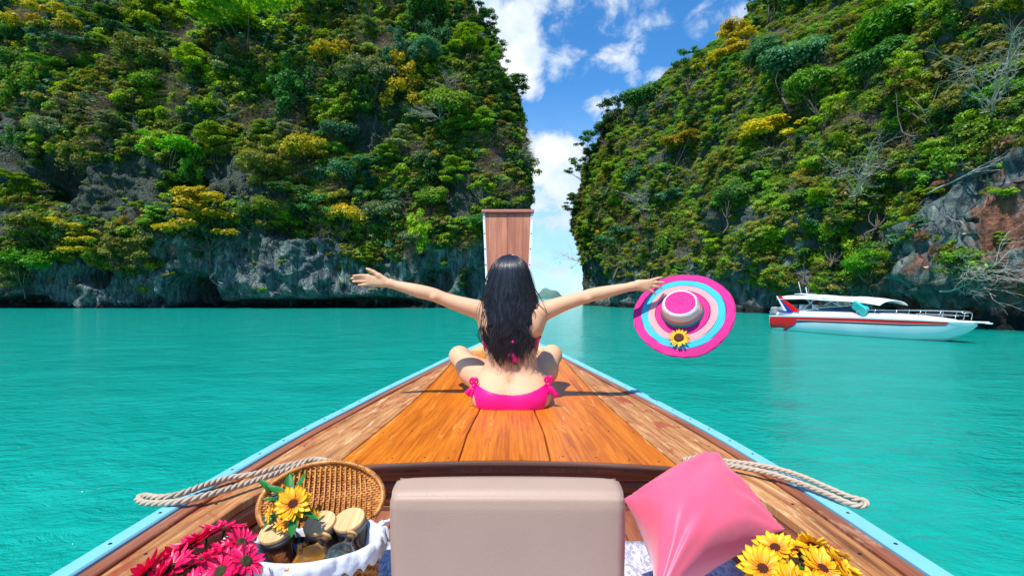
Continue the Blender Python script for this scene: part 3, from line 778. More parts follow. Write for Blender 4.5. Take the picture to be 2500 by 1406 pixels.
# the rest of the trees one can tell apart
def scatter_trees(side, VF, n_try, n_max, seed, wmin, wmax):
    rng = np.random.default_rng(seed); pos, nr = tri_sample(VF, n_try, rng, 4); px, py = pix(pos); nz = fbm(pos*.12, 3)
    ok = veg_ok(side, px, py, nz) & (px > -120) & (px < 2620) & (py > -140) & ((px > 1490) if side == 'R' else (px < 1235)); cnt = 0
    place = {'L': 'on the left cliff', 'R': 'on the right cliff'}[side]
    nzv = noise3(pos*.07+60)
    for i in np.nonzero(ok)[0]:
        if cnt >= n_max: break
        wpx = rng.uniform(wmin, wmax); x, y = px[i], py[i]
        if any((x-a)**2+(y-b)**2 < (c+wpx*.19)**2 for a, b, c in taken): continue
        v = nzv[i]+rng.normal()*.36
        leaf = 'lime' if v > .55 else 'green' if v > .2 else 'dark' if v > -.12 else 'teal' if v > -.38 else 'olive' if v > -.6 else 'pale'
        if rng.random() < .07: leaf = 'yellow'
        kd = ('round', 'round', 'tier', 'sparse', 'flat', 'droop')[int(rng.integers(6))]
        if rng.random() < .17: kd = 'twig'
        s = wpx/F*pos[i, 1]/DEFW[kd]; vv = int(rng.integers(len(SHAPES[kd]) if kd in SHAPES else 3))
        cz = 1.7*s; b = Vector(pos[i])+Vector((0, 0, -cz*.75)); q = BV[side].find_nearest(b)
        if q[0] is not None: b = b.lerp(q[0], .85)
        if kd == 'twig':
            lab = 'leafless brownish shrub '+where(x, y, side); lab = (('large ' if wpx > LABELS[lab] else 'small ') if lab in LABELS else '')+lab; nm = 'leafless_shrub'; g_ = 'leafless shrubs '+place
            b = Vector(pos[i])
        else:
            cname = {'lime': 'yellow green', 'green': 'mid green', 'dark': 'dark green', 'teal': 'blue green', 'olive': 'olive', 'pale': 'pale green', 'yellow': 'yellow'}[leaf]
            sh = {'round': 'round crowned', 'tier': 'tiered', 'sparse': 'open crowned', 'flat': 'flat crowned', 'droop': 'drooping'}[kd]
            hb = 'upper' if y < 220 else 'middle' if y < 430 else 'lower'
            lab = '%s %s tree %s' % (cname, sh, where(x, y, side));
            if lab in LABELS: lab = ('large ' if wpx > LABELS[lab] else 'small ')+lab;
            nm = 'cliff_tree'; g_ = '%s %s trees in the %s forest %s' % (cname, sh, hb, place)
        if len(lab.split()) > 16: lab = lab.replace(' crowned', '').replace('just ', '')
        LABELS.setdefault(lab, wpx)
        t = put_tree(nm, b, nr[i], kd, vv, leaf, s, lab, g_, rng.normal()*.12)
        if kd == 'twig': t['category'] = 'shrub'
        taken.append((x, y, wpx*.24)); cnt += 1
    return cnt
NTL = scatter_trees('L', LEFT, 14000, 150, 31, 75, 155)
NTR = scatter_trees('R', RIGHT, 16000, 142, 32, 90, 200)
print('trees', NTL, NTR)
# ================================================================ wood
def m_wood(name, cols, streak=None, rough=.42, coat=0.0, scale=1.0, bump=.25, worn=None):
    def f(g):
        a = g.new('ShaderNodeAttribute'); a.attribute_name = 'grain'; v = a.outputs['Vector']
        v = g.mapv(v, (scale, scale, 1))
        n1 = g.noise(g.mapv(v, (46, 1.3, 1)), 1.0, 8, .66, .7)
        n2 = g.noise(g.mapv(v, (7, .9, 1)), 1.0, 5, .6, .8)
        n3 = g.noise(g.mapv(v, (160, 5, 1)), 1.0, 4, .7)
        c = g.ramp(g.math('MULTIPLY_ADD', n1, .6, g.math('MULTIPLY', n2, .4)), [(.34, cols[0]), (.5, cols[1]), (.64, cols[2])])
        c = g.mix(g.rng(n3, .56, .72, 0, .55), c, tuple(q*.35 for q in cols[0]))
        if streak: c = g.mix(g.rng(g.noise(g.mapv(v, (9, 1.1, 1), loc=(4, 2, 0)), 1.3, 6, .7, 1.2), streak[1], streak[1]+.07, 0, streak[2]), c, streak[0])
        if worn: c = g.mix(g.rng(g.noise(g.mapv(v, (5, 2.2, 1), loc=(1, 9, 0)), 1.2, 6, .68, .6), worn[1], worn[1]+.10, 0, worn[2]), c, worn[0])
        g.put(g.b.inputs['Base Color'], c)
        g.put(g.b.inputs['Roughness'], g.math('MULTIPLY_ADD', n2, .3, rough-.12))
        g.put(g.b.inputs['Normal'], g.bump(g.math('ADD', g.math('MULTIPLY', n3, .5), n1), bump, .0022))
    return mat(name, f, **({'Coat Weight': coat, 'Coat Roughness': .18} if coat else {}))
W_DECK = m_wood('varnished_orange_wood', [(.28, .050, .004), (.60, .145, .004), (.76, .235, .010)], ((.82, .42, .10), .59, .6), .38, .08, 1.6, .25, ((.34, .085, .015), .64, .5))
W_SIDE = m_wood('weathered_side_wood', [(.15, .050, .018), (.46, .19, .06), (.70, .38, .15)], ((.78, .54, .28), .56, .6), .55, 0, 2.0, .7, ((.34, .055, .018), .54, .85))
W_RED = m_wood('reddish_wood', [(.13, .035, .016), (.30, .095, .045), (.44, .17, .085)], ((.55, .30, .18), .58, .6), .5, 0, 1.2, .4)
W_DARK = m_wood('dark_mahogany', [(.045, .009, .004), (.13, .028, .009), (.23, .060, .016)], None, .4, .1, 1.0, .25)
W_POST = m_wood('prow_wood', [(.20, .055, .025), (.42, .135, .065), (.56, .21, .105)], ((.62, .28, .15), .56, .5), .42, .1, .9, .3)
W_LID = m_wood('pale_bamboo', [(.52, .30, .12), (.68, .43, .19), (.76, .53, .27)], None, .45, 0, 2.0, .1)
BLUE = simple('pale_blue_paint', (.20, .52, .64), .5, .5, var=.12, vscale=9, bump=(60, .2, .001))
WHITEP = simple('white_paint', (.74, .76, .78), .4, .5, var=.06, vscale=12)
BOLT = simple('dark_bolt', (.05, .045, .04), .5, .5, 1)

# ================================================================ longtail boat
XB = -0.022
hT = [(-4, .62), (0, .605), (1, .60), (2, .60), (2.6, .59), (3, .562), (3.5, .51), (3.9, .455), (4.45, .385)]
wT = [(-4, .98), (.6, .965), (1.05, .96), (1.25, .965), (1.6, .965), (2.04, .945), (2.5, .885), (2.9, .80), (3.4, .635), (3.9, .44), (4.2, .30), (4.45, .20)]
_yy = np.linspace(-4, 4.45, 300)
def _sm(tab, n=9):
    v = interp(_yy, tab); k = np.hanning(n+2)[1:-1]; k /= k.sum(); return np.convolve(np.pad(v, n//2, 'edge'), k, 'valid')
_h = _sm(hT, 21); _w = _sm(wT, 25)
def hh(y): return np.interp(y, _yy, _h)
def ww(y): return np.interp(y, _yy, _w)
boat = thing('longtail_boat', 'wooden longtail boat with varnished orange foredeck, pale blue rail strip and tall prow board', 'boat', (XB, 0, 0))
MB = Matrix.Translation((XB, 0, 0))

def strip(xa, xb, zf, y0, y1, t, ny=30, nx=4, ch=.003, seed=0.0, gdir=1):
    """plank between curves xa(y)<xb(y), top zf(x,y), thickness t, chamfered long edges"""
    ys = np.linspace(y0, y1, ny); V = []; G = []
    for y in ys:
        a = xa(y); b = xb(y); xs = np.concatenate([[a, a+ch], np.linspace(a+ch, b-ch, nx+1)[1:-1], [b-ch, b]])
        zt = np.array([zf(x, y) for x in xs]); zt[0] -= ch; zt[-1] -= ch
        top = np.stack([xs, np.full_like(xs, y), zt], 1)
        bot = np.array([(b, y, zf(b, y)-t), (a, y, zf(a, y)-t)])
        V.append(np.vstack([top, bot]))
        ac = (np.concatenate([xs, [b, a]])-(a+b)*.5)
        G.append(np.stack([ac+seed, np.full(len(ac), y)+seed*3, np.full(len(ac), seed*7)], 1))
    k = V[0].shape[0]; V = np.concatenate(V); G = np.concatenate(G)
    Fc = [tuple(q) for q in gridf(ny, k, True)]; Fc.append(tuple(range(k))); Fc.append(tuple((ny-1)*k+q for q in range(k))[::-1])
    return V, Fc, {'grain': G}
def flat_(o, ang=30):
    """shade by angle"""
    me = o.data; me.polygons.foreach_set('use_smooth', np.ones(len(me.polygons), dtype=bool))
    try: me.set_sharp_from_angle(angle=R(ang))
    except Exception: pass
    return o
zrail = lambda y: CAMZ-hh(y)
camb = lambda x, y: .022*(1-min(1, (x/.62)**2))
zdk = lambda x, y: zrail(y)+camb(x, y)-.004
YD = 1.76      # aft edge of the foredeck
def xin(y):    # inner edge of the side planks / seam of the deck panel
    return float(np.interp(y, [-4, .9, 1.25, 1.45, 1.60, 1.70, YD, 2.6, 3.7, 4.2], [.80, .79, .785, .775, .745, .70, .622, .55, .42, .22]))
G_ = .0032
# deck planks (five)
cx = [(lambda y: -xin(y)+G_, lambda y: -.170*min(1, (4.9-y)/2.8)-G_), (lambda y: -.170*min(1, (4.9-y)/2.8)+G_, lambda y: .160*min(1, (4.9-y)/2.8)-G_), (lambda y: .160*min(1, (4.9-y)/2.8)+G_, lambda y: xin(y)-G_)]
for i, (a, b) in enumerate(cx):
    lat = lambda x, y: zdk(x, y)+(.0015 if i == 1 else 0)
    o = part('deck_plank', strip(a, b, lat, YD, 3.92, .022, 40, 10, .003, .31+i*1.7), W_DECK, boat); flat_(o)
# side planks + outer reddish strips + blue rails
for s in (-1, 1):
    sd = (lambda f: (lambda y: -f(y))) if s < 0 else (lambda f: f)
    def pl(fa, fb): return (sd(fb), sd(fa)) if s < 0 else (fa, fb)
    a, b = pl(lambda y: xin(y)+G_, lambda y: ww(y)-.086)
    o = part('side_plank', strip(a, b, lambda x, y: zdk(x, y), .35, 3.95, .026, 70, 8, .003, 5.3*s), W_SIDE, boat); flat_(o)
    a, b = pl(lambda y: ww(y)-.083, lambda y: ww(y)-.046)
    o = part('covering_board', strip(a, b, lambda x, y: zrail(y)+.003, .35, 4.30, .03, 70, 3, .003, 9.3*s), W_RED, boat); flat_(o)
    a, b = pl(lambda y: ww(y)-.043, lambda y: ww(y)+.004)
    o = part('rail_strip', strip(a, b, lambda x, y: zrail(y)+.010, .35, 4.36, .045, 80, 3, .004, 2.3*s), BLUE, boat); flat_(o)
    bolts = []
    for y in np.arange(.5, 4.2, .17):
        x = s*(ww(y)-.02); bolts.append(xf(lathe([(.0045, 0), (.0045, .0015), (.002, .003), (0, .003)], 8), Matrix.Translation((x, y, zrail(y)+.0095))))
    stuff(link('bolts', mesh_data('bolts', *merge(*bolts)), BOLT, o))
    # coaming under the inner edge and lining of the cockpit
    def rows(r, ys):
        V = []; Gn = []
        for y in ys:
            for (dx, dz) in r: V.append((s*(xin(y)+dx), y, zrail(y)+dz)); Gn.append((dz*1.0+2*s, y, s))
        return np.array(V), gridf(len(ys), len(r)), {'grain': np.array(Gn)}
    ys = np.linspace(.35, YD+.03, 40)
    o = part('coaming', rows([(.0, -.030), (.0, -.048), (-.004, -.052), (.012, -.056)], ys), W_RED, boat)
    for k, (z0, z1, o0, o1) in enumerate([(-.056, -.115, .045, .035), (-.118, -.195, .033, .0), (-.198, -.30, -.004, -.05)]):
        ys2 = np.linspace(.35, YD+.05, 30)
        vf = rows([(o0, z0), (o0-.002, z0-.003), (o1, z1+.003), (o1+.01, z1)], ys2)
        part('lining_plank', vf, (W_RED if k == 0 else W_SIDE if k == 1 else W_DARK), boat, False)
def edge_strip():
    xs = np.linspace(-.622, .622, 40); V = []; G = []
    for x in xs:
        for (y, dz) in ((YD-.003, -.0015), (YD-.004, -.024), (YD+.012, -.0245), (YD+.0, -.001)): V.append((x, y, zdk(x, YD)+dz)); G.append((dz*2+y, x, 2))
    return np.array(V), gridf(40, 4, True), {'grain': np.array(G)}
W_EDGE = m_wood('worn_dark_edge', [(.05, .018, .012), (.11, .045, .03), (.18, .09, .06)], None, .6, 0, 1.5, .4)
part('deck_edge', edge_strip(), W_EDGE, boat, False)
# thickness line under the deck edge: beam and bulkhead planks
def beam():
    xs = np.linspace(-.66, .66, 30); V = []; G = []
    for x in xs:
        z = zdk(x, YD)-.024
        for (y, dz) in ((YD+.02, 0), (YD+.02, -.03), (YD+.05, -.03), (YD+.05, 0)): V.append((x, y, z+dz)); G.append((dz*3+y, x, 2))
    return np.array(V), gridf(30, 4, True), {'grain': np.array(G)}
part('deck_beam', beam(), W_DARK, boat, False)
zb = [-.052, -.098, -.142, -.186, -.25]
for k in range(4):
    xs = np.linspace(-.80, .80, 12); V = []; G = []
    for x in xs:
        for (y, dz) in ((YD+.055, zb[k]-.001), (YD+.052, zb[k]-.004), (YD+.052, zb[k+1]+.004), (YD+.056, zb[k+1])): V.append((x, y, CAMZ-.6+dz+.02)); G.append((dz+k*3, x*1.0, k))
    part('bulkhead_plank', (np.array(V), gridf(12, 4), {'grain': np.array(G)}), W_DARK, boat, False)
# bottom boards (floor of the cockpit)
ZF = CAMZ-.785
for k in range(9):
    x0 = -.72+k*.16; a = lambda y, x0=x0: x0+.002; b = lambda y, x0=x0: x0+.158
    part('floor_board', strip(a, b, lambda x, y: ZF, .0, YD+.1, .02, 6, 2, .003, k*2.1), W_RED, boat, False)
# hull shell
def hull():
    ys = np.linspace(-4, 4.42, 70); V = []; G = []
    prof = [(1.0, -.035), (1.015, -.10), (.97, -.32), (.84, -.62), (.60, -.86), (.25, -1.02), (0, -1.06)]
    for y in ys:
        w_, z = float(ww(y))-.008, float(zrail(y)); rise = max(0, (y-2.0)/2.4)**2*.75
        for s in (1,):
            row = [(w_*a, y, max(z+b+rise*(-b), z+b)) for a, b in prof]
        row = row+[(-x, y_, z_) for x, y_, z_ in row[-2::-1]]
        V += row; G += [(q[2], y, 1) for q in row]
    return np.array(V), gridf(70, 13), {'grain': np.array(G)}
part('hull', hull(), W_SIDE, boat)
# nail heads along the aft edge of the deck
nh = []
for x in [-.55, -.42, -.30, -.21, -.13, -.04, .05, .12, .21, .33, .45, .56]:
    for y in (YD+.045+.01*math.sin(x*40), YD+.42): nh.append(xf(lathe([(.0035, -.001), (.0035, .0006), (0, .0008)], 7), Matrix.Translation((x, y, zdk(x, y)+.0008))))
for s in (-1, 1):
    for y in np.arange(.6, 3.6, .28): x = s*(ww(y)-.12); nh.append(xf(lathe([(.004, -.001), (.004, .0006), (0, .0008)], 7), Matrix.Translation((x, y, zdk(x, y)+.0008))))
stuff(link('deck_nails', mesh_data('deck_nails', *merge(*nh)), BOLT, boat))
# under-deck filler seen through the joints
part('deck_beam', strip(lambda y: -xin(y)*.99, lambda y: xin(y)*.99, lambda x, y: zdk(x, y)-.016, YD+.012, 3.9, .01, 30, 6, .001, 8), W_DARK, boat, False)
# bow plate, a step above the deck
def bp():
    a = lambda y: -max(.03, (ww(y)-.10)); b = lambda y: max(.03, (ww(y)-.10))
    return strip(a, b, lambda x, y: zrail(y)+.035, 3.90, 4.36, .03, 10, 6, .003, 4.4)
o = part('bow_plate', bp(), W_LID, boat); flat_(o)
# prow board: rises from the stem, flares and leans forward
def prow():
    zs = np.linspace(0, 1, 26); V = []; G = []
    z0 = CAMZ-.42; z1 = P(0, 519, 4.46).z
    out = []
    for t in zs:
        z = z0+(z1-z0)*t; y = 4.36+.02*t+.12*t*t; hw = .165+.052*t**1.25
        out.append((z, y, hw))
    return out
PR = prow()
def board(sx0, sx1, yo, th, seed):
    V = []; G = []; m = 7
    for (z, y, hw) in PR:
        for q in range(m):
            u = q/(m-1); x = hw*(sx0+(sx1-sx0)*u)-.016; V.append((x, y+yo, z)); G.append((x+seed, z, 1))
        for q in range(m)[::-1]:
            u = q/(m-1); x = hw*(sx0+(sx1-sx0)*u)-.016; V.append((x, y+yo+th, z)); G.append((x+seed, z, 1))
    return np.array(V), [tuple(q) for q in gridf(len(PR), 2*m, True)]+[tuple(range(2*m)), tuple((len(PR)-1)*2*m+q for q in range(2*m))[::-1]], {'grain': np.array(G)}
o = part('prow_board', board(-1, -.030, 0, .07, 0), W_POST, boat); flat_(o)
o = part('prow_board', board(-.014, 1, -.001, .07, 4), W_POST, boat); flat_(o)
part('prow_joint', board(-.06, .02, .006, .05, 2), W_DARK, boat)
for s in (-1, 1):
    V = []
    for (z, y, hw) in PR:
        x0 = -.016+s*(hw-.006); x1 = -.016+s*(hw+.013)
        for (x, yy) in ((x0, y-.005), (x1, y-.005), (x1, y+.078), (x0, y+.078)): V.append((x, yy, z))
    o = part('prow_trim', (np.array(V), [tuple(q) for q in gridf(len(PR), 4, True)]), WHITEP, boat, False)
    nl = []
    for i in range(3, 26, 3):
        z, y, hw = PR[i]; nl.append(xf(lathe([(.006, 0), (.006, .002), (.003, .004), (0, .004)], 7), Matrix.Translation((-.016+s*(hw+.004), y-.005, z))@Matrix.Rotation(R(90), 4, 'X')))
    stuff(link('nails', mesh_data('nails', *merge(*nl)), BOLT, o))
z, y, hw = PR[-1]
W_CAP = simple('red_brown_paint', (.52, .17, .12), .45, var=.15)
o = part('prow_cap', box((-.016, y+.03, z+.017), (2*hw+.046, .12, .028)), W_CAP, boat, False); bevel(o, .005)
o = part('stem', box((-.016, 4.47, CAMZ-.75), (.10, .12, .80)), W_SIDE, boat, False)

# ================================================================ cockpit things
LEATHER = simple('taupe_leather', (.44, .30, .225), .46, .4, var=.07, vscale=6, bump=(420, .5, .0016))
def rbox(sx, sy, sz, r, seg=6, bulge=0, n=14):
    """rounded cushion block, subdivided"""
    V = []; Fc = []
    def add(fx, nu, nv):
        b0 = len(V)
        for i in range(nu+1):
            for j in range(nv+1): V.append(fx(i/nu*2-1, j/nv*2-1))
        for i in range(nu):
            for j in range(nv): Fc.append((b0+i*(nv+1)+j, b0+(i+1)*(nv+1)+j, b0+(i+1)*(nv+1)+j+1, b0+i*(nv+1)+j+1))
    S = (sx/2, sy/2, sz/2)
    m = n*2
    tt = lambda u: math.copysign(abs(u)**.75, u)
    add(lambda u, v: (u, v, 1), m, m); add(lambda u, v: (v, u, -1), m, m)
    add(lambda u, v: (v, 1, u), m, m); add(lambda u, v: (u, -1, v), m, m)
    add(lambda u, v: (1, u, v), m, m); add(lambda u, v: (-1, v, u), m, m)
    V = np.array(V, float); Sx = np.array(S)
    # remap parameters so the rounded rims get more rows
    q = V*Sx; core = np.clip(q, -(Sx-r), Sx-r)
    # redistribute: points in the rim band
    w = np.sign(V)*np.where(np.abs(V) > .999, 1, np.abs(V)); q = w*Sx
    core = np.clip(q, -(Sx-r), Sx-r); d = q-core
    L = np.linalg.norm(d, axis=1)[:, None]; mx = np.abs(V) > .999
    dn = d/np.maximum(L, 1e-9); out = core+dn*r
    if bulge:
        e = 1-(V/1.0)**2; out += bulge*np.where(mx, np.sign(V), 0)*(np.prod(np.where(mx, 1, np.clip(e, 0, 1)), axis=1)**.5)[:, None]
    return out, Fc
br_ = thing('seat_backrest', 'taupe leather backrest cushion of the bench seat, seen from behind', 'seat back', (-.010, 1.195, ZF), (R(7), 0, R(-.3)))
v, f = rbox(.536, .100, .342, .027, bulge=.006); o = link('cushion', mesh_data('cushion', v+np.array([0, 0, .345/2+.005]), f), LEATHER, br_)
m_ = o.modifiers.new('w', 'WELD'); m_.merge_threshold = .0004
pipe = tube([(.283*math.copysign(1, math.cos(a))*min(1, abs(math.cos(a))*8), 0, .175+.17*math.copysign(1, math.sin(a))*min(1, abs(math.sin(a))*8)) for a in np.linspace(0, 2*math.pi, 40, endpoint=False)], .0025, 6, closed=True)
MATW = mat('woven_mat', lambda g: (g.put(g.b.inputs['Base Color'], g.mix(g.rng(g.noise(g.mapv(g.obj(), (60, 22, 1)), 1, 3, .6, 2.0), .44, .56), (.34, .31, .40), (.66, .64, .68))), g.put(g.b.inputs['Normal'], g.bump(g.noise(g.mapv(g.obj(), (180, 300, 1)), 1, 2), .5, .003))), Roughness=.9)
def matmesh():
    ni, nj = 30, 24; u, v_ = np.meshgrid(np.linspace(-.66, .66, ni), np.linspace(.55, 1.58, nj), indexing='ij')
    p_ = np.stack([u, v_, ZF+.004+.004*np.abs(fbm(np.stack([u*9, v_*9, u*0], -1), 2))], -1).reshape(-1, 3); return p_, gridf(ni, nj)[:, ::-1].copy()
mt_ = link('floor_mat', mesh_data('floor_mat', *matmesh()), MATW); tag(mt_, 'pale grey lilac woven mat on the boat floor under the backrest', 'mat')
sm_ = mt_.modifiers.new('s', 'SOLIDIFY'); sm_.thickness = .004

# pink pillow
SATIN = mat('pink_satin', lambda g: (g.put(g.b.inputs['Base Color'], g.mix(g.noise(g.obj(), 4, 3), (.86, .075, .15), (.90, .13, .22))), g.put(g.b.inputs['Normal'], g.bump(g.noise(g.mapv(g.obj(), (1, 1, 1)), 3.5, 3, .45, .8), .35, .03))), Roughness=.44)
SATIN.node_tree.nodes['Principled BSDF'].inputs['Sheen Weight'].default_value = .3
SATIN.node_tree.nodes['Principled BSDF'].inputs['Subsurface Weight'].default_value = .0
def pillow():
    T_ = P(1737, 1103, 1.55); L_ = P(1520, 1216, 1.27); R_ = P(1922, 1292, 1.21); B_ = P(1588, 1500, .98)
    n = 60; V = []; nrm = (R_-L_).cross(T_-B_).normalized()
    if nrm.z < 0: nrm = -nrm
    for side in (1, -1):
        for i in range(n+1):
            for j in range(n+1):
                u, v_ = i/n, j/n
                # pinch: edges bow inward between the corners
                uu = u-.12*math.sin(math.pi*v_)*(2*u-1)**3; vv = v_-.12*math.sin(math.pi*u)*(2*v_-1)**3
                p_ = T_*(1-uu)*(1-vv)+R_*uu*(1-vv)+L_*(1-uu)*vv+B_*uu*vv
                e = (max(0, 1-abs(2*u-1)**2.6)*max(0, 1-abs(2*v_-1)**2.6))**.62
                hgt = .112*e
                q = np.array([u*5, v_*5, side*3.])
                cr = 0
                for (cu, cv) in ((0, 0), (1, 0), (0, 1), (1, 1)):
                    r_ = math.hypot(u-cu, v_-cv); an = math.atan2(abs(v_-cv), abs(u-cu))
                    cr += .008*math.sin(an*13+cu*2+cv*5)*math.exp(-(r_/.42)**2)*min(1, r_/.08)
                cr += .0075*math.sin((u+.7*v_)*15+2.5*math.sin(v_*6))*math.sin(math.pi*u)*math.sin(math.pi*v_)
                V.append(p_+nrm*side*(hgt+cr*e**.5*1.0))
    V = np.array([tuple(a) for a in V]); k = (n+1)**2
    V += (fbm(V*12, 2)*.004)[:, None]*np.array(nrm)
    f1 = gridf(n+1, n+1); return V, [tuple(q) for q in f1]+[tuple(q[::-1]+k) for q in f1]
v, f = pillow(); pc = v.mean(0)
o = link('pillow', mesh_data('pillow', v-pc, f), SATIN); o.location = pc
tag(o, 'pink satin pillow leaning beside the taupe backrest on its corner', 'pillow')
wm_ = o.modifiers.new('w', 'WELD'); wm_.merge_threshold = .0012
sb_ = o.modifiers.new('s', 'SMOOTH'); sb_.iterations = 1; sb_.factor = .3

# ================================================================ ropes
ROPE = simple('hemp_rope', (.50, .40, .30), .9, .2, var=.25, vscale=60, bump=(260, .6, .002))
def rope_geo(path, r=.0095, turns_per_m=30, n=None):
    p_ = smooth_curve(path, n or 260); seg_ = np.linalg.norm(np.diff(p_, axis=0), axis=1); s_ = np.concatenate([[0], np.cumsum(seg_)])
    T_ = np.gradient(p_, axis=0); T_ /= np.linalg.norm(T_, axis=1)[:, None]
    up = np.array([0, 0, 1.]); B1 = np.cross(T_, up); B1 /= np.linalg.norm(B1, axis=1)[:, None]; B2 = np.cross(B1, T_)
    out = []
    for k in range(3):
        a = s_*turns_per_m*2*math.pi/3*1.9+k*2*math.pi/3
        q = p_+(np.cos(a)[:, None]*B1+np.sin(a)[:, None]*B2)*r*.52
        out.append(tube(q, r*.56, 6))
    return merge(*out)
def on_rail(px, py, Y, dz=0): return tuple(P(px, py, Y)+Vector((0, 0, dz)))
def YR(py, h=.585): return F*h/(py-HY)
def rp(px, py, h=.578): return tuple(P(px, py, YR(py, h)))
r1 = [rp(800, 1124), rp(765, 1121), rp(725, 1130), rp(680, 1140), rp(620, 1157), rp(560, 1166), rp(500, 1184, .574), rp(440, 1205, .572), rp(390, 1214, .574), rp(352, 1210, .578), rp(337, 1217, .582),
      rp(349, 1226, .584), rp(392, 1228, .582), rp(450, 1221, .576), rp(520, 1204, .575), rp(600, 1180), rp(660, 1160), rp(710, 1143), rp(745, 1131)]
rt_ = thing('rope', 'beige twisted rope doubled into a loop across the left rail', 'rope', rp(600, 1166))
mw = Matrix.Translation(rp(600, 1166)); part('strand', rope_geo(r1, .0095, 26, 420), ROPE, rt_, mw=mw)
fr = [tube(smooth_curve([rp(795, 1124), tuple(Vector(rp(806, 1124+k*2))+Vector((random.uniform(0, .01), random.uniform(-.004, .004), random.uniform(-.004, .006))))], 4), .0016, 4) for k in range(-3, 4)]
part('frayed_end', merge(*fr), ROPE, rt_, mw=mw)
r2 = [rp(1668, 1122), rp(1700, 1117), rp(1745, 1122), rp(1800, 1128), rp(1880, 1140, .574), rp(1950, 1160, .572), rp(2020, 1190, .573), rp(2075, 1213, .575), rp(2106, 1221, .577), rp(2114, 1229, .579),
      rp(2098, 1234, .580), rp(2070, 1228, .579), rp(2020, 1206, .576), rp(1950, 1178, .574), rp(1880, 1155, .574), rp(1800, 1138), rp(1745, 1131), rp(1700, 1125), rp(1675, 1128)]
rt_ = thing('rope', 'beige twisted rope with a closed eye hanging over the right rail', 'rope', rp(1880, 1150))
mw = Matrix.Translation(rp(1880, 1150)); part('strand', rope_geo(r2, .0088, 26, 420), ROPE, rt_, mw=mw)

# ================================================================ flowers
def petal_mesh(name, L, Wd, cup, bend, m, tip=.35, nl=6, notch=False):
    V = []
    for i in range(nl+1):
        t = i/nl; w_ = Wd*math.sin(math.pi*min(1, t*.86+.10))**.8*(1 if t < 1 else tip*.15)
        z = bend*t*t+.0
        for j in (-1, -.5, 0, .5, 1):
            V.append((j*w_*.5, L*t, z*L+cup*Wd*(j*j)+(-.04*Wd if abs(j) == .5 else 0)))
    me = mesh_data(name, V, gridf(nl+1, 5)); me.materials.append(m); return me
YP = mat('yellow_petal', lambda g: g.put(g.b.inputs['Base Color'], g.mix(g.rng((lambda s_: (g.l.new(g.obj(), s_.inputs[0]), s_.outputs[1])[1])(g.new('ShaderNodeSeparateXYZ')), .0, .030), (.74, .20, .003), (.88, .50, .005))), Roughness=.5)
YP.node_tree.nodes['Principled BSDF'].inputs['Transmission Weight'].default_value = 0
MP = mat('magenta_petal', lambda g: g.put(g.b.inputs['Base Color'], g.mix(g.noise(g.obj(), 30, 3), (.78, .003, .055), (.88, .008, .15))), Roughness=.42)
DISC = simple('brown_flower_disc', (.075, .022, .012), .9, .2, var=.5, vscale=120, bump=(350, 1, .003))
DISC2 = simple('dark_green_disc', (.055, .05, .022), .9, .2, var=.5, vscale=120, bump=(350, 1, .003))
GREENL = simple('fabric_leaf', (.012, .16, .02), .5, .4, var=.3, vscale=40)
def flower(parent, pos, nrm, rad, pm, disc_m, npet, disc_r, name='flower', rings=2, label=None, spin=0):
    M = Matrix.Translation(pos)@frame_to(nrm)@Matrix.Rotation(spin, 4, 'Z')
    pr = [(disc_r, -.15*disc_r), (disc_r, .12*disc_r), (disc_r*.85, .35*disc_r), (disc_r*.5, .42*disc_r), (disc_r*.2, .30*disc_r), (0, .27*disc_r)]
    o = link(name, mesh_data(name, *lathe(pr, 18)), disc_m, parent); o.matrix_local = M
    rnd = random.Random(int(abs(pos[0])*1e5)+npet)
    for r in range(rings):
        for k in range(npet):
            a = 2*math.pi*(k+.5*r)/npet+rnd.uniform(-.08, .08); s_ = rad/pm['L']*(1-.12*r)*(rnd.uniform(.88, 1.06))*(1-disc_r*.7/rad)
            q = link('petal', pm['me'][rnd.randrange(len(pm['me']))], None, o)
            el = rnd.uniform(-.12, .22)+.16*r
            q.matrix_local = Matrix.Rotation(a, 4, 'Z')@Matrix.Translation((0, disc_r*.7, .001*r))@Matrix.Rotation(el, 4, 'X')@Matrix.Diagonal((s_, s_, s_, 1))
    return o
YPM = {'L': .04, 'me': [petal_mesh('yellow_petal', .04, .0175, .20, b, YP) for b in (.10, -.12, .22)]}
MPM = {'L': .05, 'me': [petal_mesh('magenta_petal', .05, .0175, .16, b, MP, tip=.9) for b in (.08, -.14, .2)]}
def bouquet_leaf(parent, pos, d, L, name='leaf'):
    me = petal_mesh('leaf', L, L*.42, .12, -.15, GREENL); o = link(name, me, None, parent)
    o.matrix_local = Matrix.Translation(pos)@Vector(d).to_track_quat('Y', 'Z').to_matrix().to_4x4(); return o
STEM = simple('green_stem', (.03, .12, .02), .6)
def stems(parent, flowers, base):
    out = [tube(smooth_curve([p_, Vector(p_).lerp(Vector(base), .45)+Vector((0, 0, -.01)), base], 7), .0022, 5) for p_ in flowers]
    link('stems', mesh_data('stems', *merge(*out)), STEM, parent)
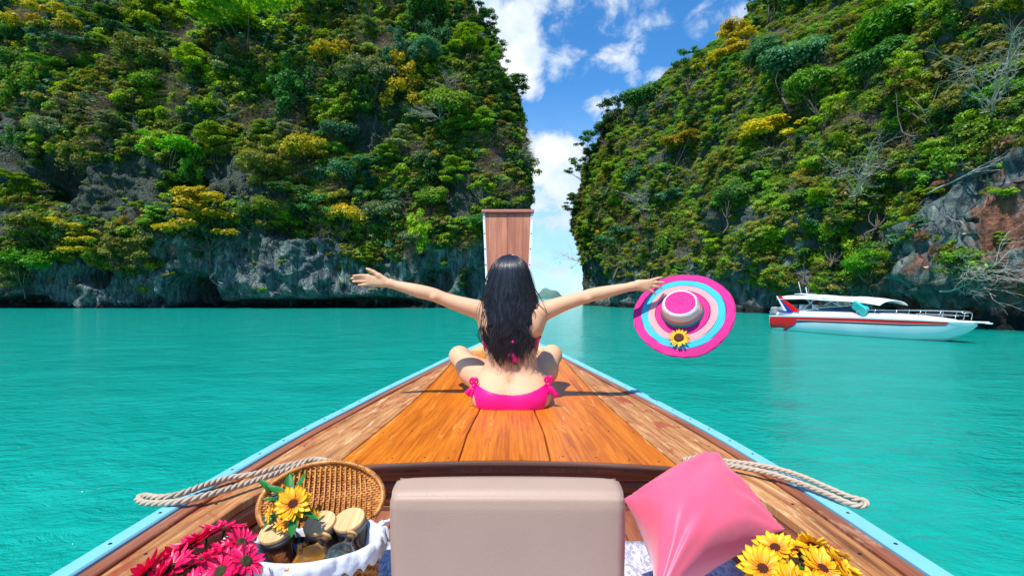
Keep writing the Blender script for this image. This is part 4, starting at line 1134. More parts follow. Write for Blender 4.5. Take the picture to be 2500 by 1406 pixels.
# magenta daisies, bottom left
bc_ = P(470, 1420, .98)+Vector((0, 0, -.06))
bq = thing('flower_bouquet', 'bouquet of magenta red artificial daisies lying in the lower left corner of the boat', 'bouquet', bc_)
fls = [(538, 1394, .985, .056, (.15, -.62, 1)), (418, 1388, .97, .050, (-.55, -.5, 1)), (468, 1330, 1.05, .052, (-.35, -.1, 1)), (548, 1290, 1.12, .050, (-.1, .25, 1)), (590, 1325, 1.07, .042, (.6, .0, .8)),
       (500, 1362, 1.01, .046, (-.2, .1, 1)), (375, 1425, .94, .052, (-.8, -.35, .8)), (600, 1370, 1.00, .040, (.8, -.3, .8)), (430, 1350, 1.02, .046, (-.7, .2, .8)), (470, 1440, .93, .046, (-.1, -.8, 1)), (505, 1310, 1.08, .048, (-.5, .3, .9)), (355, 1400, .97, .050, (-.9, .1, .6)), (560, 1345, 1.04, .044, (.3, .1, 1))]
pts = []
for i, (px, py, Y_, r_, nr_) in enumerate(fls):
    p_ = P(px, py, Y_)-Vector(bc_); pts.append(p_)
    flower(bq, p_, Vector(nr_).normalized(), r_, MPM, DISC2, 11, .0125, rings=2, spin=i)
stems(bq, [q+Vector((0, 0, -.004)) for q in pts], (0, 0, -.045))
for i in range(9):
    q = pts[i % len(pts)]; a = i*2.4; bouquet_leaf(bq, q+Vector((0, 0, -.03)), (math.cos(a), math.sin(a), -.1), .05)
# sunflowers, bottom right
bc_ = P(1960, 1420, .98)+Vector((0, 0, -.06))
bq = thing('flower_bouquet', 'bouquet of yellow artificial sunflowers beside the pink pillow', 'bouquet', bc_)
fls = [(1862, 1388, .98, .050, (-.25, -.75, 1)), (1893, 1337, 1.05, .044, (-.35, -.35, 1)), (1952, 1340, 1.05, .042, (.1, .15, 1)), (2008, 1388, .98, .050, (.15, -.45, 1)), (1985, 1330, 1.06, .034, (.5, .5, .7)),
       (2060, 1385, .985, .040, (.7, -.1, .9)), (2080, 1425, .94, .040, (.8, -.5, .8)), (1935, 1425, .94, .044, (0, -.8, .9)), (2040, 1350, 1.04, .032, (.5, .2, 1)), (1990, 1440, .93, .044, (.1, -.8, .9))]
pts = []
for i, (px, py, Y_, r_, nr_) in enumerate(fls):
    p_ = P(px, py, Y_)-Vector(bc_); pts.append(p_)
    flower(bq, p_, Vector(nr_).normalized(), r_, YPM, DISC, 11, .0115, rings=2, spin=i*.7)
stems(bq, [q+Vector((0, 0, -.004)) for q in pts], (0, 0, -.05))
for i in range(8):
    q = pts[i % len(pts)]; a = i*2.1; bouquet_leaf(bq, q+Vector((0, 0, -.03)), (math.cos(a), math.sin(a), -.1), .045)

# ================================================================ wicker basket
WICK = mat('honey_wicker', lambda g: (g.put(g.b.inputs['Base Color'], g.ramp(g.noise(g.mapv(g.obj(), (60, 60, 60)), 1, 4, .6), [(.3, (.26, .075, .012)), (.5, (.50, .19, .035)), (.7, (.66, .31, .075))]))), Roughness=.38)
BA, BB, BH = .148, .102, .20
bloc = Vector((-.470, 1.178, ZF)); brot = R(14)
bk = thing('picnic_basket', 'oval wicker picnic basket with its lid open and a white cloth lining', 'basket', bloc, (0, 0, brot))
def oval_row(a, b, z, r, k, amp, ph, closed=True, nseg=150, seg_k=5):
    th = np.linspace(0, 2*math.pi, nseg, endpoint=False); w_ = amp*np.sin(k*th/2+ph)
    return tube(np.stack([(a+w_)*np.cos(th), (b+w_)*np.sin(th), np.full_like(th, z)], 1), r, seg_k, closed=True)
rws = []; nr_ = 20
for i in range(nr_):
    t = i/(nr_-1); sc = .84+.16*t**.8
    rws.append(oval_row(BA*sc, BB*sc, .008+t*(BH-.018), .0046, 44, .0028, math.pi*(i % 2)))
body = link('woven_body', mesh_data('woven_body', *merge(*rws)), WICK, bk)
stk = []
for i in range(44):
    a = i*2*math.pi/44
    stk.append(tube([(BA*.84*math.cos(a), BB*.84*math.sin(a), .004), (BA*.93*math.cos(a), BB*.93*math.sin(a), .09), (BA*math.cos(a), BB*math.sin(a), BH-.01)], .003, 5))
link('stakes', mesh_data('stakes', *merge(*stk)), WICK, bk)
link('base', mesh_data('base', *xf(lathe([(0, 0), (1, 0), (1, .006), (0, .006)], 40), Matrix.Diagonal((BA*.84, BB*.84, 1, 1)))), WICK, bk)
link('rim', mesh_data('rim', *merge(*[oval_row(BA+.002, BB+.002, BH-.006, .0055, 60, .003, q) for q in (0, 2.1, 4.2)])), WICK, bk)
# lid: shallow woven oval hinged on the far long side
lid = bpy.data.objects.new('lid', None); COL.objects.link(lid); lid.parent = bk
LB = .082
lid.location = (0.0, BB*.80, BH+.002)
lid.rotation_euler = (R(48), 0, 0)
# lid local: +y runs from the hinge to the top, z = inside normal direction is -z(front)
def lid_rows():
    out = []
    for i in range(1, 25):
        t = i/25; y = t*2*LB; half = BA*1.02*math.sqrt(max(0, 1-((y-LB*.78)/(LB*1.25))**2))
        n = 90; u = np.linspace(-half, half, n); dome = -.030*(1-(u/BA)**2)*(math.sin(math.pi*min(1, t*.9+.05)))
        w_ = .0022*np.sin(u/(2*BA)*44*math.pi/1.0+math.pi*(i % 2))
        out.append(tube(np.stack([u, np.full(n, y), dome+w_], 1), .0040, 4))
    return merge(*out)
link('woven_panel', mesh_data('woven_panel', *lid_rows()), WICK, lid)
th = np.linspace(-.52, math.pi+.52, 90)
rimp = np.stack([BA*1.04*np.cos(th), LB*.78+LB*1.27*np.sin(th), 0*th+.002], 1)
rr_ = [tube(rimp+np.stack([.003*np.cos(th*46+q), .003*np.sin(th*46+q)*0, .003*np.sin(th*46+q)], 1), .0062, 6) for q in (0, 2.1, 4.2)]
link('lid_rim', mesh_data('lid_rim', *merge(*rr_)), WICK, lid)
lst = [tube([(x, .004, .002), (x, LB, -.026*(1-(x/BA)**2)), (x*.96, LB*2*math.sqrt(max(.05, 1-(x/(BA*1.06))**2)), -.001)], .0028, 4) for x in np.linspace(-BA*.92, BA*.92, 21)]
link('lid_stakes', mesh_data('lid_stakes', *merge(*lst)), WICK, lid)
# cloth lining
CLOTH = simple('white_cotton', (.60, .61, .66), .85, .2, var=.03, vscale=20, bump=(50, .5, .006))
def liner():
    prof = [(-.026, -.085), (-.016, -.03), (-.007, .0), (.004, .006), (.011, .001), (.013, -.012), (.012, -.024), (.009, -.036)]; n = 200; V = []
    th = np.linspace(0, 2*math.pi, n, endpoint=False)
    for j, (dr, dz) in enumerate(prof):
        wv = .0022*np.sin(th*19+j*.6)+.0012*np.sin(th*37+j)+.0030*np.sin(th*7+1.3*j)+.0015*np.sin(th*29+j*2)
        lo = (.006*np.sin(th*27) if j == len(prof)-1 else 0)
        front = np.where(np.sin(th) > .75, .0, 1.0)
        V.append(np.stack([(BA+dr+wv*(1 if j > 0 else .5))*np.cos(th), (BB+dr+wv)*np.sin(th), BH+dz*(.45+.55*front)+wv*.6+lo], 1))
    V = np.concatenate(V); return V, gridf(len(prof), n, True)
o = link('cloth_lining', mesh_data('cloth_lining', *liner()), CLOTH, bk); q = o.modifiers.new('s', 'SOLIDIFY'); q.thickness = .002
for s_ in (-1, 1):
    pp = [(s_*BA*.97, BB*.35, BH+.01), (s_*(BA+.02), BB*.38, BH+.016), (s_*(BA+.045), BB*.40, BH+.018), (s_*(BA+.065), BB*.42, BH+.012)]
    p2 = [(s_*BA*.97, BB*.35, BH+.01), (s_*(BA+.016), BB*.30, BH+.0), (s_*(BA+.022), BB*.26, BH-.03)]
    link('ribbon', mesh_data('ribbon', *merge(tube(smooth_curve(pp, 14), [.004, .006, .004, .005, .003, .005, .004, .006, .004, .005, .003, .004, .003, .002], 6), tube(smooth_curve(p2, 10), .0045, 6), xf(lathe([(0, -.008), (.008, -.004), (.009, .003), (0, .009)], 8), Matrix.Translation((s_*(BA+.006), BB*.36, BH+.012))))), CLOTH, bk)

# jars, bottles
GLASS = mat('clear_glass', None, Roughness=.03, IOR=1.45); GLASS.node_tree.nodes['Principled BSDF'].inputs['Transmission Weight'].default_value = 1.0
COOK = simple('brown_biscuits', (.24, .075, .028), .7, .3, var=.6, vscale=22, bump=(25, 1, .012))
NUTS = simple('dark_tea_leaves', (.10, .07, .06), .7, .3, var=.6, vscale=60, bump=(60, 1, .008))
RING_SHADE = simple('grey_lid_ring_shade', (.20, .18, .17), .5)  # darker grey paints the shaded side below the jar lids
def jar(px, py, h, label, content, r=.0385):
    Y_ = F*h/(py-HY); top = P(px, py, Y_); hgt = top.z-(ZF+.008)
    ax_ = Euler((R(20), R(-7), 0)).to_matrix()@Vector((0, 0, 1)); hgt = .15; b0_ = top-ax_*hgt
    t = thing('storage_jar', label, 'jar', b0_, (R(20), R(-7), 0))
    hgt -= .006
    link('glass_body', mesh_data('glass_body', *lathe([(0, 0), (r*.92, 0), (r*.97, .006), (r*.97, hgt-.016), (r*.93, hgt-.012)], 36, False)), GLASS, t)
    link('contents', mesh_data('contents', *lathe([(0, .003), (r*.90, .004), (r*.92, .01), (r*.92, hgt*.80), (r*.6, hgt*.84), (0, hgt*.86)], 30)), content, t)
    v, f = lathe([(0, hgt-.006), (r*.98, hgt-.006), (r*1.02, hgt-.004), (r*1.02, hgt+.002), (r*.99, hgt+.004), (0, hgt+.004)], 40)
    flat_(link('wooden_lid', mesh_data('wooden_lid', v, f, True, {'grain': v}), W_LID, t))
    link('lid_shade_ring', mesh_data('lid_shade_ring', *lathe([(0, hgt-.020), (r*.99, hgt-.020), (r*.99, hgt-.0062), (0, hgt-.0062)], 32)), RING_SHADE, t); return t  # ring under the lid, its dark grey standing in for side shade
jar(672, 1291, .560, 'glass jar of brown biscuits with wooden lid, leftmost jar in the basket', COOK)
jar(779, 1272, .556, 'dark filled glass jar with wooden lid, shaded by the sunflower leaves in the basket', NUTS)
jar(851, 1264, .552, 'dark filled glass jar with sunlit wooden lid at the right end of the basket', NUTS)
t = thing('tumbler', 'empty clear plastic cup between the jars in the basket', 'cup', P(731, 1318, 1.155)+Vector((0, 0, -.10)))
link('cup_wall', mesh_data('cup_wall', *lathe([(0, 0), (.014, 0), (.018, .10), (.0165, .10), (.013, .003), (0, .003)], 24)), GLASS, t)
CORK = simple('cork', (.62, .33, .13), .85, .2, var=.2, vscale=200)
JUICE = mat('orange_juice', None, Roughness=.2, **{'Base Color': (.80, .34, .01, 1)})
WATERJ = mat('pale_water', None, Roughness=.05, IOR=1.33, **{'Base Color': (.55, .75, .72, 1)}); WATERJ.node_tree.nodes['Principled BSDF'].inputs['Transmission Weight'].default_value = .8
def bottle(base, top, label, liquid):
    base = Vector(base); top = Vector(top); L = (top-base).length
    t = thing('glass_bottle', label, 'bottle', base); q = frame_to(top-base); t.rotation_euler = q.to_euler()
    pr = [(0, 0), (.031, 0), (.035, .005), (.0355, L*.42), (.030, L*.54), (.016, L*.68), (.0095, L*.78), (.0095, L*.95), (.0115, L*.955), (.0115, L*.98), (.009, L*.98)]
    link('glass_body', mesh_data('glass_body', *lathe(pr, 32, False)), GLASS, t)
    link('cork', mesh_data('cork', *lathe([(0, L*.9), (.0082, L*.9), (.0086, L*.975), (.0125, L*.978), (.0128, L*1.035), (.0105, L*1.045), (.005, L*1.035), (0, L*1.03)], 20)), CORK, t)
    if liquid:
        # tilted surface: cut of a cylinder by the horizontal
        iq = q.inverted().to_3x3(); up = iq@Vector((0, 0, 1)); n = 28; V = []; rr2 = .0335; lv = L*.36
        for zz in (0.004, None):
            for k in range(n):
                a = k*2*math.pi/n; x, y_ = rr2*math.cos(a), rr2*math.sin(a)
                z = zz if zz is not None else lv-(up.x*x+up.y*y_)/max(.2, up.z)
                V.append((x, y_, max(.004, min(z, L*.55))))
        f = [tuple(range(n))[::-1], tuple(range(n, 2*n))]+[(k, (k+1) % n, n+(k+1) % n, n+k) for k in range(n)]
        link('drink', mesh_data('drink', V, f, False), liquid, t)
    return t
bottle(P(738, 1402, 1.118), P(797, 1308, 1.185), 'corked glass bottle of orange juice lying against the near basket rim', JUICE)
bottle(P(818, 1392, 1.128), P(859, 1303, 1.195), 'corked glass bottle of clear drink at the right of the juice bottle', WATERJ)
# sunflower spray on the jars
sc_ = P(716, 1262, 1.22)
sp_ = thing('sunflower_spray', 'artificial sunflower spray with green leaves and small yellow blossoms laid on the basket jars', 'flower', sc_)
flower(sp_, P(716, 1230, 1.185)-sc_, Vector((.10, -.75, .75)).normalized(), .047, YPM, DISC, 13, .0125, rings=2)
def lf(px, py, Y_, dx, dy, dz, L): bouquet_leaf(sp_, P(px, py, Y_)-sc_, (dx, dy, dz), L)
for a_ in [(700, 1215, 1.23, -.8, .3, .4, .07), (690, 1222, 1.22, -1, .1, .15, .055), (705, 1200, 1.24, -.2, .5, .9, .05), (725, 1195, 1.25, .3, .4, .9, .045), (720, 1255, 1.17, .05, -.6, -.8, .05),
           (735, 1250, 1.18, .9, -.2, -.15, .05), (690, 1245, 1.2, -.7, -.3, -.3, .04), (670, 1262, 1.2, -.5, -.3, -.4, .035), (660, 1200, 1.25, -.6, .3, .5, .05)]: lf(*a_)
for (px, py, Y_, r_, nr_) in [(659, 1248, 1.18, .020, (-.7, -.6, .3)), (683, 1277, 1.175, .018, (-.2, -.7, .6)), (697, 1285, 1.17, .015, (.1, -.8, .6)), (770, 1257, 1.19, .016, (.8, -.4, .4)), (655, 1262, 1.175, .014, (-.6, -.7, .2))]:
    flower(sp_, P(px, py, Y_)-sc_, Vector(nr_).normalized(), r_, YPM, DISC if r_ > .03 else YP, 8, .0035, name='small_blossom', rings=1)
GREY_G = simple('grey_green_sprig', (.03, .16, .13), .6, var=.3)
rng_ = np.random.default_rng(8); sv, sf, sa = leaves(rng_, [((0, 0, 0), (.022, .012, .018)), ((-.03, 0, -.01), (.018, .01, .012)), ((-.045, -.02, -.055), (.016, .01, .014)), ((-.015, -.03, -.062), (.016, .01, .01))], 420, .0085, .5)
o = link('sprig', mesh_data('sprig', sv, sf, False, sa), GREY_G, sp_); o.location = P(712, 1203, 1.235)-sc_
# ================================================================ woman
class SDF:
    def __init__(s, lo, hi, h):
        s.lo = np.array(lo, float); s.h = h; s.n = np.ceil((np.array(hi)-s.lo)/h).astype(int)+1
        s.Fd = np.full(tuple(s.n), .5, dtype=np.float32)
    def sub(s, lo, hi):
        a = np.clip(np.floor((np.array(lo)-s.lo)/s.h).astype(int), 0, s.n-1); b = np.clip(np.ceil((np.array(hi)-s.lo)/s.h).astype(int)+1, 1, s.n)
        sl_ = tuple(slice(int(x), int(y)) for x, y in zip(a, b))
        ax = [s.lo[i]+s.h*np.arange(int(a[i]), int(b[i])) for i in range(3)]
        return sl_, np.meshgrid(*ax, indexing='ij')
    def comb(s, sl_, d, k, minus=False):
        f = s.Fd[sl_]; d = d.astype(np.float32)
        if minus:
            d = -d; hq = np.maximum(k-np.abs(f-d), 0)/k; s.Fd[sl_] = np.maximum(f, d)+hq*hq*k*.25
        else:
            hq = np.maximum(k-np.abs(f-d), 0)/k; s.Fd[sl_] = np.minimum(f, d)-hq*hq*k*.25
    def cap(s, a, b, ra, rb, k=.02, minus=False, sq=None):
        a = np.array(tuple(a), float); b = np.array(tuple(b), float); m = max(ra, rb)+k+.02
        sl_, (X, Y, Z) = s.sub(np.minimum(a, b)-m, np.maximum(a, b)+m)
        d = b-a; L2 = d@d+1e-12; t = np.clip(((X-a[0])*d[0]+(Y-a[1])*d[1]+(Z-a[2])*d[2])/L2, 0, 1)
        q = np.sqrt((X-a[0]-t*d[0])**2+(Y-a[1]-t*d[1])**2+(Z-a[2]-t*d[2])**2)-(ra+(rb-ra)*t)
        s.comb(sl_, q, k, minus)
    def ell(s, c, r, k=.03, minus=False, rot=None):
        c = np.array(tuple(c), float); r = np.array(r, float); m = max(r)+k+.02
        sl_, (X, Y, Z) = s.sub(c-m, c+m); X = X-c[0]; Y = Y-c[1]; Z = Z-c[2]
        if rot is not None:
            Mx = np.array(rot.inverted()); X, Y, Z = (Mx[i, 0]*X+Mx[i, 1]*Y+Mx[i, 2]*Z for i in range(3))
        k0 = np.sqrt((X/r[0])**2+(Y/r[1])**2+(Z/r[2])**2); k1 = np.sqrt((X/r[0]**2)**2+(Y/r[1]**2)**2+(Z/r[2]**2)**2)+1e-9
        s.comb(sl_, k0*(k0-1)/k1, k, minus)
    def poly(s, pts, rads, k=.03, n=26):
        q = smooth_curve(pts, n); t0 = np.linspace(0, 1, len(rads)); r = np.interp(np.linspace(0, 1, n), t0, rads)
        m = max(rads)+k+.02; sl_, (X, Y, Z) = s.sub(q.min(0)-m, q.max(0)+m); D = np.full(X.shape, 9., np.float32)
        for i in range(n-1):
            a, b = q[i], q[i+1]; d = b-a; t = np.clip(((X-a[0])*d[0]+(Y-a[1])*d[1]+(Z-a[2])*d[2])/(d@d), 0, 1)
            D = np.minimum(D, np.sqrt((X-a[0]-t*d[0])**2+(Y-a[1]-t*d[1])**2+(Z-a[2]-t*d[2])**2)-(r[i]+(r[i+1]-r[i])*t))
        s.comb(sl_, D, k)
    def torso(s, tab):
        tab = np.array(tab); z0, z1 = tab[0, 0], tab[-1, 0]; sl_, (X, Y, Z) = s.sub((-.28, 2.45, z0-.05), (.28, 2.9, z1+.05))
        Zc = np.clip(Z, z0, z1); f = np.linspace(z0, z1, 200); k_ = np.hanning(23); k_ /= k_.sum()
        g = [np.interp(Zc, f, np.convolve(np.pad(np.interp(f, tab[:, 0], tab[:, c]), 11, 'edge'), k_, 'valid')) for c in (1, 2, 3)]
        a, b, yb = g; yc = yb+b; e = 2.3
        q = (np.abs(X/a)**e+np.abs((Y-yc)/b)**e)**(1/e)-1
        s.comb(sl_, np.maximum(q*np.minimum(a, b), np.maximum(z0-Z, Z-z1)), .03)
    def mesh(s):
        """surface nets"""
        Fd = s.Fd; I = (Fd < 0); c = np.zeros(tuple(np.array(Fd.shape)-1), np.uint8)
        for dx in (0, 1):
            for dy in (0, 1):
                for dz in (0, 1): c += I[dx:c.shape[0]+dx, dy:c.shape[1]+dy, dz:c.shape[2]+dz]
        act = np.argwhere((c > 0) & (c < 8)); idx = np.full(c.shape, -1, np.int32); idx[tuple(act.T)] = np.arange(len(act))
        acc = np.zeros((len(act), 3)); cnt = np.zeros(len(act)); g = lambda o: Fd[act[:, 0]+o[0], act[:, 1]+o[1], act[:, 2]+o[2]]
        for ax in range(3):
            o1, o2 = [i for i in range(3) if i != ax]
            for a in (0, 1):
                for b in (0, 1):
                    p0 = [0, 0, 0]; p0[o1] = a; p0[o2] = b; p1 = list(p0); p1[ax] = 1
                    v0, v1 = g(p0), g(p1); m = (v0 < 0) != (v1 < 0); t = np.where(m, v0/(v0-v1+1e-12*(v0 == v1)), 0)
                    q = np.tile(np.array(p0, float), (len(act), 1)); q[:, ax] += t; acc += q*m[:, None]; cnt += m
        V = s.lo+(act+acc/np.maximum(cnt, 1)[:, None])*s.h; Fq = []
        for ax in range(3):
            o1, o2 = (ax+1) % 3, (ax+2) % 3
            sl0 = [slice(None)]*3; sl1 = [slice(None)]*3; sl0[ax] = slice(0, -1); sl1[ax] = slice(1, None)
            A_, B_ = I[tuple(sl0)], I[tuple(sl1)]; e = np.argwhere(A_ != B_); e = e[(e[:, o1] > 0) & (e[:, o2] > 0)]
            e = e[(e[:, o1] < c.shape[o1]) & (e[:, o2] < c.shape[o2])]
            ins = A_[tuple(e.T)]; q = []
            for (da, db) in ((0, 0), (-1, 0), (-1, -1), (0, -1)):
                w_ = e.copy(); w_[:, o1] += da; w_[:, o2] += db; q.append(idx[tuple(w_.T)])
            q = np.stack(q, 1); q[~ins] = q[~ins][:, ::-1]; Fq.append(q)
        Fq = np.concatenate(Fq); Fq = Fq[(Fq >= 0).all(1)]
        return V, Fq
def relax(V, Fq, it=4, lam=.5):
    E = np.concatenate([Fq[:, [0, 1]], Fq[:, [1, 2]], Fq[:, [2, 3]], Fq[:, [3, 0]]])
    for _ in range(it):
        S_ = np.zeros_like(V); n_ = np.zeros(len(V))
        for a, b in ((0, 1), (1, 0)):
            for ax in range(3): S_[:, ax] += np.bincount(E[:, a], V[E[:, b], ax], len(V))
            n_ += np.bincount(E[:, a], minlength=len(V))
        V = V+lam*(S_/n_[:, None]-V)
    return V
YB = 2.66
Q = lambda px, py, Y=YB: P(px, py, Y)
def build_body():
    s = SDF((-.92, 2.38, 1.08), (.92, 3.32, 1.98), .0042)
    zs_ = lambda py: Q(0, py).z
    # torso: pelvis, waist, ribs, shoulders
    s.torso([(1.10, .165, .125, 2.515), (1.14, .198, .135, 2.510), (1.18, .216, .138, 2.516), (1.22, .212, .128, 2.536), (1.27, .184, .108, 2.568), (1.31, .153, .090, 2.592), (1.35, .141, .084, 2.604),
             (1.40, .140, .085, 2.606), (1.46, .149, .092, 2.600), (1.52, .158, .096, 2.594), (1.58, .165, .088, 2.598), (1.63, .150, .075, 2.612), (1.67, .105, .060, 2.63)])
    for sg in (-1, 1): s.ell((sg*.088, 2.612, 1.175), (.100, .100, .082), .06)
    for sg in (-1, 1):
        s.ell((sg*.058, 2.628, 1.40), (.032, .026, .14), .04)             # back muscles
        s.ell((sg*.092, 2.612, 1.56), (.055, .025, .07), .03)             # shoulder blade
        s.ell((sg*.075, 2.775, 1.49), (.065, .055, .06), .03)
    s.cap((0, 2.572, 1.26), (0, 2.592, 1.54), .006, .006, .035, True)       # spine groove
    pass
    for sg in (-1, 1): pass
    # neck and head
    s.cap((0, 2.69, 1.60), (0, 2.675, 1.76), .058, .050, .05)
    s.ell((0, 2.668, 1.835), (.074, .092, .100), .03)
    s.ell((0, 2.735, 1.790), (.052, .045, .070), .03)
    s.cap((0, 2.765, 1.825), (0, 2.782, 1.800), .010, .013, .015)          # nose
    s.cap((-.018, 2.768, 1.770), (.018, 2.768, 1.770), .008, .008, .012)
    for sg in (-1, 1):
        s.ell((sg*.076, 2.672, 1.815), (.010, .020, .030), .008)
        s.ell((sg*.030, 2.752, 1.835), (.014, .010, .010), .008, True); s.ell((sg*.030, 2.750, 1.835), (.012, .012, .012), .004)
    # arms
    def arm(pts, k=.03): s.poly([p_ for p_, _ in pts], [r_ for _, r_ in pts], k, 40)
    L = [(Q(1196, 762), .050), (Q(1168, 755), .051), (Q(1120, 741), .0415), (Q(1085, 729), .036), (Q(1060, 719), .036), (Q(1030, 712), .037), (Q(1000, 704), .031), (Q(975, 698), .026), (Q(955, 692), .0215)]
    Rr_ = [(Q(1308, 764), .050), (Q(1336, 757), .051), (Q(1376, 742), .0415), (Q(1412, 731), .036), (Q(1440, 722), .036), (Q(1468, 716), .036), (Q(1500, 709), .030), (Q(1528, 703), .025), (Q(1547, 699), .0215)]
    arm(L); arm(Rr_)
    for sg, (sx_, sy_) in ((-1, (1196, 790)), (1, (1308, 790))): s.ell(Q(sx_, sy_), (.045, .05, .06), .05)   # armpit bridge
    for e in (Q(1062, 727, 2.635), Q(1438, 730, 2.635)): s.ell(e, (.016, .014, .014), .02)
    # left hand, palm towards the camera, thumb up
    def hand(w, palm, fingers, thumb, yk=.0):
        s.cap(w, palm[0], .020, .019, .02)
        for a, b, ra, rb in palm[1]: s.cap(a, b, ra, rb, .012)
        for f in fingers: s.poly([a for a, _ in f], [r for _, r in f], .004, 12)
        for i in range(len(thumb)-1): s.cap(thumb[i][0], thumb[i+1][0], thumb[i][1], thumb[i+1][1], .008)
    q = lambda px, py, dy=0: Q(px, py, YB+dy)
    hand(Q(955, 692), (q(940, 689), [(q(940, 684), q(903, 674), .015, .0115), (q(938, 688), q(902, 681), .015, .012), (q(938, 692), q(903, 688), .015, .012), (q(940, 695), q(906, 694), .014, .011)]),
         [[(q(905, 674), .0096), (q(888, 673, -.003), .0088), (q(876, 673, -.008), .0080), (q(866, 673.5, -.012), .0066)],
          [(q(904, 680.5), .0092), (q(885, 679), .0086), (q(872, 679, -.004), .0078), (q(861, 680, -.009), .0066)],
          [(q(904, 687.5), .0090), (q(887, 687), .0083), (q(875, 687, -.003), .0076), (q(864, 687.5, -.008), .0064)],
          [(q(907, 694), .0082), (q(895, 695), .0075), (q(886, 695.5, -.003), .0070), (q(878, 696.5, -.007), .0058)]],
         [(q(944, 684, -.004), .016), (q(928, 673, -.008), .0135), (q(915, 664, -.010), .0098), (q(905, 659.5, -.012), .0088), (q(898, 656, -.014), .0068)])
    # right hand, back towards the camera, fingers over the brim (brim ~2.73 behind them)
    hand(Q(1547, 699), (q(1560, 696), [(q(1560, 690), q(1588, 687), .015, .0115), (q(1560, 694), q(1590, 692), .015, .012), (q(1560, 699), q(1588, 699), .015, .012), (q(1560, 703), q(1583, 706), .014, .011)]),
         [[(q(1588, 686), .0090), (q(1600, 682, .000), .0088), (q(1609, 679, .012), .0080), (q(1617, 678, .028), .0068)],
          [(q(1590, 692), .0092), (q(1604, 689.5, .000), .0092), (q(1615, 690, .012), .0083), (q(1624, 690, .026), .0062)],
          [(q(1588, 699), .0090), (q(1601, 699, .000), .0090), (q(1611, 701, .010), .0082), (q(1619, 703, .022), .0066)],
          [(q(1583, 706), .0082), (q(1591, 710, .000), .0082), (q(1598, 713, .008), .0074), (q(1602, 719, .018), .0056)]],
         [(q(1560, 690, .012), .015), (q(1575, 688, .050), .012), (q(1592, 689, .085), .0098), (q(1606, 691, .100), .0085), (q(1614, 692, .102), .0068)])
    # legs, crossed in front
    for sg, kx, ky, kY in ((-1, 1124, 871, 2.99), (1, 1349, 868, 2.99)):
        kn = P(kx, ky, kY); hip = Vector((sg*.115, 2.74, 1.215))
        s.cap(hip, hip.lerp(kn, .5)+Vector((sg*.012, 0, -.006)), .090, .076, .04); s.cap(hip.lerp(kn, .5)+Vector((sg*.012, 0, -.006)), kn, .076, .058, .03)
        s.ell(kn+Vector((0, .01, .006)), (.052, .052, .052), .03)
        ank = Vector((-sg*.07, 3.12+.03*sg, 1.165)); mid = kn.lerp(ank, .4)+Vector((sg*.01, .02, -.01))
        s.cap(kn, mid, .052, .052, .03); s.cap(mid, ank, .052, .031, .03)
        tip = ank+Vector((-sg*.12, .09, -.02)); s.cap(ank, tip, .032, .022, .02); s.ell(ank+Vector((sg*.02, -.02, -.012)), (.032, .03, .028), .02)
        for t_ in range(5): s.cap(tip+Vector((sg*.012*t_-.02*sg, -.010*t_+.01, 0)), tip+Vector((-sg*.022+sg*.012*t_-.01*sg, .014-.010*t_, -.002)), .0085 if t_ else .011, .008, .006)
    # rest on the deck
    sl_, (X, Y, Z) = s.sub((-.5, 2.3, 1.06), (.5, 3.4, 1.25))
    zd_ = np.interp(Y, _yy, CAMZ-_h)+.016*(1-np.clip((X-XB)/.62, -1, 1)**2)
    s.Fd[sl_] = np.maximum(s.Fd[sl_], (zd_+.002-Z).astype(np.float32))
    V, Fq = s.mesh(); V = relax(V, Fq, 3, .4)
    return V, Fq
BV_, BF_ = build_body()
print('body verts', len(BV_))
SKIN = mat('skin', lambda g: (g.put(g.b.inputs['Base Color'], g.mix(g.noise(g.pos(), 9, 6, .65), (.66, .33, .18), (.82, .48, .29))), g.put(g.b.inputs['Normal'], g.bump(g.noise(g.pos(), 260, 3), .06, .002))), Roughness=.6)
b_ = SKIN.node_tree.nodes['Principled BSDF']; b_.inputs['Specular IOR Level'].default_value = .35; b_.inputs['Subsurface Weight'].default_value = .15; b_.inputs['Subsurface Radius'].default_value = (.02, .008, .004); b_.inputs['Subsurface Scale'].default_value = .6
WO = Vector((0, 2.68, 1.12))
wom = thing('person', 'woman with long black hair in magenta bikini sitting on the foredeck with arms spread', 'person', WO)
MW = Matrix.Translation(WO)
o = part('body', (BV_, BF_), SKIN, wom, True, MW)
# normals of the body for the clothes
bme = o.data; vn = np.zeros(len(BV_)*3, np.float32); bme.vertices.foreach_get('normal', vn); vn = vn.reshape(-1, 3)
def garment(name, keep, off, m, thick=.003, sub=1):
    k = keep(BV_); fk = k[BF_].all(1); Fs = BF_[fk]; used = np.unique(Fs); mp = np.full(len(BV_), -1); mp[used] = np.arange(len(used))
    V = BV_[used]+vn[used]*off; Fs = mp[Fs]
    # smooth the cut edge: average boundary vertices along the boundary
    E = np.concatenate([Fs[:, [0, 1]], Fs[:, [1, 2]], Fs[:, [2, 3]], Fs[:, [3, 0]]]); Es = np.sort(E, 1); u_, c_ = np.unique(Es, axis=0, return_counts=True); bd = u_[c_ == 1]
    for it in range(10):
        S_ = np.zeros_like(V); n_ = np.zeros(len(V))
        for a, b in ((0, 1), (1, 0)):
            for ax in range(3): S_[:, ax] += np.bincount(bd[:, a], V[bd[:, b], ax], len(V))
            n_ += np.bincount(bd[:, a], minlength=len(V))
        m_k = n_ > 0; V[m_k] = .5*V[m_k]+.5*S_[m_k]/n_[m_k][:, None]
    o = part(name, (V, Fs), m, wom, True, MW); q = o.modifiers.new('s', 'SOLIDIFY'); q.thickness = thick; q.offset = 1
    return o
